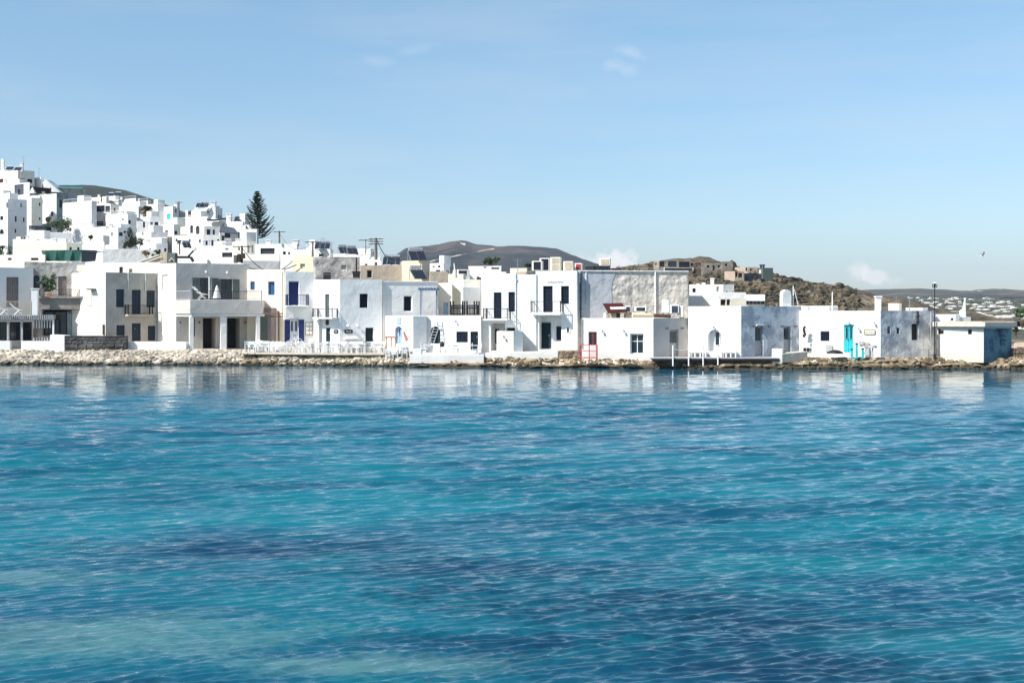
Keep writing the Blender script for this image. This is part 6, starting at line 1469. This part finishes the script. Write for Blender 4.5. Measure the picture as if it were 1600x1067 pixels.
# scattered stones of the rocky hill
def hill_stones():
    r = random.Random(5); me_v, me_f = [], []; ms = [rockmesh(60+i, MT['rocky'], 1, .8, .5) for i in range(4)]
    T_ = [([v.co.copy() for v in me.vertices], [list(p.vertices) for p in me.polygons]) for me in ms]
    for i in range(1500):
        px = r.uniform(940, 1340); py = r.uniform(410, 486); h_ = ray_hit(rk, px, py)
        if not h_: continue
        s = r.uniform(.25, 1.2)*(1.6 if r.random() < .1 else 1); rot = Matrix.Rotation(r.random()*6.28, 3, 'Z'); tv, tf = r.choice(T_); n = len(me_v); me_v += [tuple(h_+rot@(v*s)) for v in tv]; me_f += [[n+k for k in f_] for f_ in tf]
    me = bpy.data.meshes.new('hill_stones'); me.from_pydata(me_v, [], me_f); me.materials.append(MT['rocky']); o = link(bpy.data.objects.new('hill_stones', me)); tag(o, 'countless stones strewn over the rocky hill', 'stones', kind='stuff')
    m = MB()
    for i in range(1500):
        px = r.uniform(940, 1340); py = r.uniform(412, 486); h_ = ray_hit(rk, px, py)
        if h_: leafcloud(m, h_+Vector((0,0,.1)), r.uniform(.3, 1.3)*r.uniform(.5, 1), 10, .28, r, .45)
    tag(m.build('low_shrubs', MT['scrub']), 'low thorny shrubs covering the rocky hill', 'shrubs', kind='stuff')
hill_stones()
# ================================================================== QUAY TERRACES AND FURNITURE
def slab(label, pts, z1, th, mat='slab', name='terrace'):
    q = [Vector((X(px, D), D)) for px, D in pts]; t = thing(name, label, 'terrace', (q[0].x, q[0].y, z1-th)); m = MB(); m.prism([(p.x, p.y) for p in q], z1-th, z1); m.build('slab', MT[mat], t, bevel=.02)
slab('pale concrete taverna terrace overhanging the dark rocks', [(378,105.6),(470,104.2),(560,103.2),(600,103.1),(600,106),(480,108.3),(378,109)], 1.05, .16)
slab('white plastered taverna platform below the arched opening', [(640,102.0),(700,101.5),(756,101.4),(756,104.4),(640,105)], .98, .7, 'white', 'platform')
def chair(name='chair', W=.46):
    t = bpy.data.objects.new(name, None); COL.objects.link(t); M_ = MT['white_paint']
    m = MB(); m.box(-W/2, W/2, -.22, .22, .43, .47); m.build('seat', M_, t)
    m = MB(); m.box(-W/2, W/2, .2, .23, .62, .70); m.box(-W/2, W/2, .2, .23, .78, .90); m.build('backrest', M_, t)
    for sx in (-1, 1):
        for sy in (-1, 1): m = MB(); m.box(sx*(W/2-.02)-.02, sx*(W/2-.02)+.02, sy*.2-.02, sy*.2+.02, 0, .43 if sy < 0 else .92); m.build('leg', M_, t)
    return t
def table():
    t = bpy.data.objects.new('table', None); COL.objects.link(t); M_ = MT['white_paint']
    m = MB(); m.box(-.38, .38, -.38, .38, .71, .75); m.build('tabletop', M_, t)
    for sx in (-1, 1):
        for sy in (-1, 1): m = MB(); m.box(sx*.33-.025, sx*.33+.025, sy*.33-.025, sy*.33+.025, 0, .71); m.build('leg', M_, t)
    return t
c0, t0 = chair(), table(); uc = ut = False
zones = [(382, 470, 105.3, 107.0, 12, 'in front of the porch and brown timber post', 1.05), (470, 600, 104.0, 105.2, 20, 'in front of the white corner house with oval signs', 1.05), (604, 640, 102.7, 103.3, 6, 'in front of the small arched blue door', None), (655, 755, 101.9, 102.9, 10, 'on the white platform below the navy shutters', .98)]
for x0, x1, D0, D1, n, where, zz in zones:
    for i in range(n):
        px = x0+(x1-x0)*(i+.5)/n+rnd.uniform(-2, 2); D = D0+rnd.random()*(D1-D0); x = X(px, D); z = zz if zz else height(x, D)
        c = c0 if not uc else copy_tree(c0); uc = True; c.location = (x, D, z); c.rotation_euler = (0, 0, rnd.choice((0, 1.57, -1.57, 3.14, .3))); tag(c, 'white wooden taverna chair '+where, 'chair', 'white taverna chairs '+where)
    for i in range(max(2, n//3)):
        px = x0+(x1-x0)*(i+.5)/max(2, n//3)+rnd.uniform(-3, 3); D = (D0+D1)/2+rnd.uniform(-.4, .4); x = X(px, D); z = zz if zz else height(x, D)
        c = t0 if not ut else copy_tree(t0); ut = True; c.location = (x, D, z); c.rotation_euler = (0, 0, rnd.uniform(-.2, .2)); tag(c, 'square white taverna table '+where, 'table', 'white taverna tables '+where)
def bench(px0, px1, D, z, label):
    f_ = Face(Vector((X(px0,D), D)), Vector((X(px1,D), D+.1))); t = thing('bench', label, 'bench', f_.pt(0, z)); m = MB(); m.fbox(f_, 0, f_.L, -.45, 0, z+.4, z+.45); m.build('seat', MT['white_paint'], t)
    m = MB()
    for k in range(3): m.fbox(f_, 0, f_.L, -.49, -.45, z+.55+k*.14, z+.64+k*.14)
    m.build('backrest', MT['white_paint'], t)
    for u in (.05, f_.L-.1): m = MB(); m.fbox(f_, u, u+.05, -.49, 0, z, z+.4); m.build('leg', MT['white_paint'], t)
bench(399, 418, 105.7, 1.05, 'long white slatted bench before the grey shed door'); bench(548, 566, 104.1, 1.05, 'white slatted bench below the white shelf'); bench(528, 540, 103.9, 1.05, 'short white bench by the corner of the white house')
lowwall('white box planter on the taverna terrace left of the arched opening', [(645,102.1),(664,102.1)], 0, [545,545], th=.5, z0=.9); lowwall('long low white bench wall on the taverna platform', [(664,101.9),(740,101.7)], 0, [551,551], th=.4, z0=.9)
def bundle():
    D = 103.0; t = thing('barrel', 'dark brown round pot on the terrace wall right of the arched opening', 'pot', P(690.5, 542, D)); m = MB(); m.tube(P(690.5,542,D), P(690.5,537,D), .16, .24, 9); m.tube(P(690.5,537,D), P(690.5,533.5,D), .24, .1, 9); m.build('body', MT['dark_wood'], t)
    D = 103.3; t = thing('taverna_bar', 'orange-brown wooden stall counter by the small arched blue door', 'counter', P(612, 540, D)); m = MB(); m.box(X(602,D), X(619,D), D-.1, D+.3, Z(528,D), Z(525.5,D)); m.build('top', MT['orange_clay'], t)
    for px in (603.5, 612, 618): m = MB(); m.box(X(px-.8,D), X(px+.8,D), D, D+.1, Z(545,D), Z(528,D)); m.build('leg', MT['orange_clay'], t)
    t = thing('octopus_rack', 'pink and red cloth hanging beside the small arched blue door', 'cloth', P(633, 530, D)); m = MB(); m.quad(P(629.5,519,D), P(632,518,D+.1), P(638.5,531,D), P(634,534,D+.1)); m.quad(P(634,534,D+.14), P(638.5,531,D+.04), P(632,518,D+.14), P(629.5,519,D+.04)); m.build('cloth', MT['rose'], t)
    t = thing('bicycle', 'white bicycle leaning by the blue double door', 'bicycle', P(462, 537, 106.9)); 
    def ring(px, rr):
        c = P(px, 534.5, 106.9); m = MB(); N = 14
        for k in range(N): a0, a1 = 6.283*k/N, 6.283*(k+1)/N; m.tube(c+Vector((rr*math.cos(a0), 0, rr*math.sin(a0))), c+Vector((rr*math.cos(a1), 0, rr*math.sin(a1))), .02, n=4)
        m.build('wheel', MT['cloth'], t); return c
    c1, c2 = ring(457, .3), ring(467, .3); m = MB(); s = (c1+c2)/2+Vector((0,0,-.02)); u_ = c1.lerp(c2, .35)+Vector((0,0,.45)); h_ = c2+Vector((-.12,0,.5))
    for a_, b_ in ((c1,s),(s,u_),(u_,c1),(u_,h_),(s,h_),(h_,c2)): m.tube(a_, b_, .018, n=4)
    m.build('frame', MT['white_paint'], t); m = MB(); m.tube(h_, h_+Vector((0,0,.15)), .02, n=4); m.tube(h_+Vector((-.1,-.15,.15)), h_+Vector((-.1,.15,.15)), .015, n=4); m.build('handlebar', MT['grey_paint'], t)
    m = MB(); m.box(u_.x-.12, u_.x+.1, u_.y-.06, u_.y+.06, u_.z+.08, u_.z+.13); m.build('saddle', MT['dark_wood'], t)
    for px, lab in ((1331,'leftmost short turquoise bollard by the turquoise door'), (1338.5,'tall turquoise post between the door and the meter boxes'), (1348,'rightmost turquoise bollard in front of the ladder frame')):
        D = 98.7; y0 = {1331:545, 1338.5:536, 1348:544}[px]; t = thing('bollard', lab, 'bollard', P(px, 560, D)); x = X(px, D); m = MB(); m.box(x-.08, x+.08, D-.08, D+.08, Z(560,D), Z(y0+2,D)); m.build('post', MT['turquoise'], t); m = MB(); m.box(x-.09, x+.09, D-.09, D+.09, Z(y0+2,D), Z(y0,D)); m.build('cap', MT['teal_dark'], t)
    D = 99.4; stone_wall('red-brown broken stone wall at the right frame edge', (1583,D), (1640,D+.5), 544, 559, 'wall_stone_brown', .5, .5, .3)
    house('low half-built stone and timber shed beyond the right frame edge', 1584, 1640, 1642, 108, 536, 'pink_stone', a=10, depth=3, ops=[('L',1590,1600,543,556,'p','black')])
bundle()
# ================================================================== GULL AND CLOUDS
def gull():
    c = P(1535, 400, 120); t = thing('seagull', 'small pale gull flying high over the right-hand roofs', 'bird', c); m = MB()
    pts = [(-.20,.02),(-.12,.05),(0,.065),(.12,.05),(.2,.03),(.25,.01)]
    for a_, b_ in zip(pts, pts[1:]): m.tube(c+Vector((a_[0],0,0)), c+Vector((b_[0],0,.01)), a_[1], b_[1], 8)
    m.tube(c+Vector((.25,0,.01)), c+Vector((.31,0,.0)), .012, .004, 5)
    m.build('body', MT['feather'], t, weld=True)
    for sg in (-1, 1):
        w0, w1, w2 = c+Vector((.05,0,.03)), c+Vector((.12,sg*.28,.22)), c+Vector((-.06,sg*.62,.40)); wd = Vector((-.17,0,-.02)); m = MB(); th = Vector((0,0,.015))
        m.hexa([w0+wd-th, w0-th, w1-th, w1+wd-th, w0+wd+th, w0+th, w1+th, w1+wd+th]); m.hexa([w1+wd-th*.7, w1-th*.7, w2-th*.3, w2+wd*.3-th*.3, w1+wd+th*.7, w1+th*.7, w2+th*.3, w2+wd*.3+th*.3])
        m.build('wing', MT['grey_wing'], t)
    m = MB(); m.hexa([c+Vector((-.34,-.07,-.01)), c+Vector((-.18,-.03,-.01)), c+Vector((-.18,.03,-.01)), c+Vector((-.34,.07,-.01)), c+Vector((-.34,-.07,.01)), c+Vector((-.18,-.03,.01)), c+Vector((-.18,.03,.01)), c+Vector((-.34,.07,.01))]); m.build('tail', MT['feather'], t)
gull()
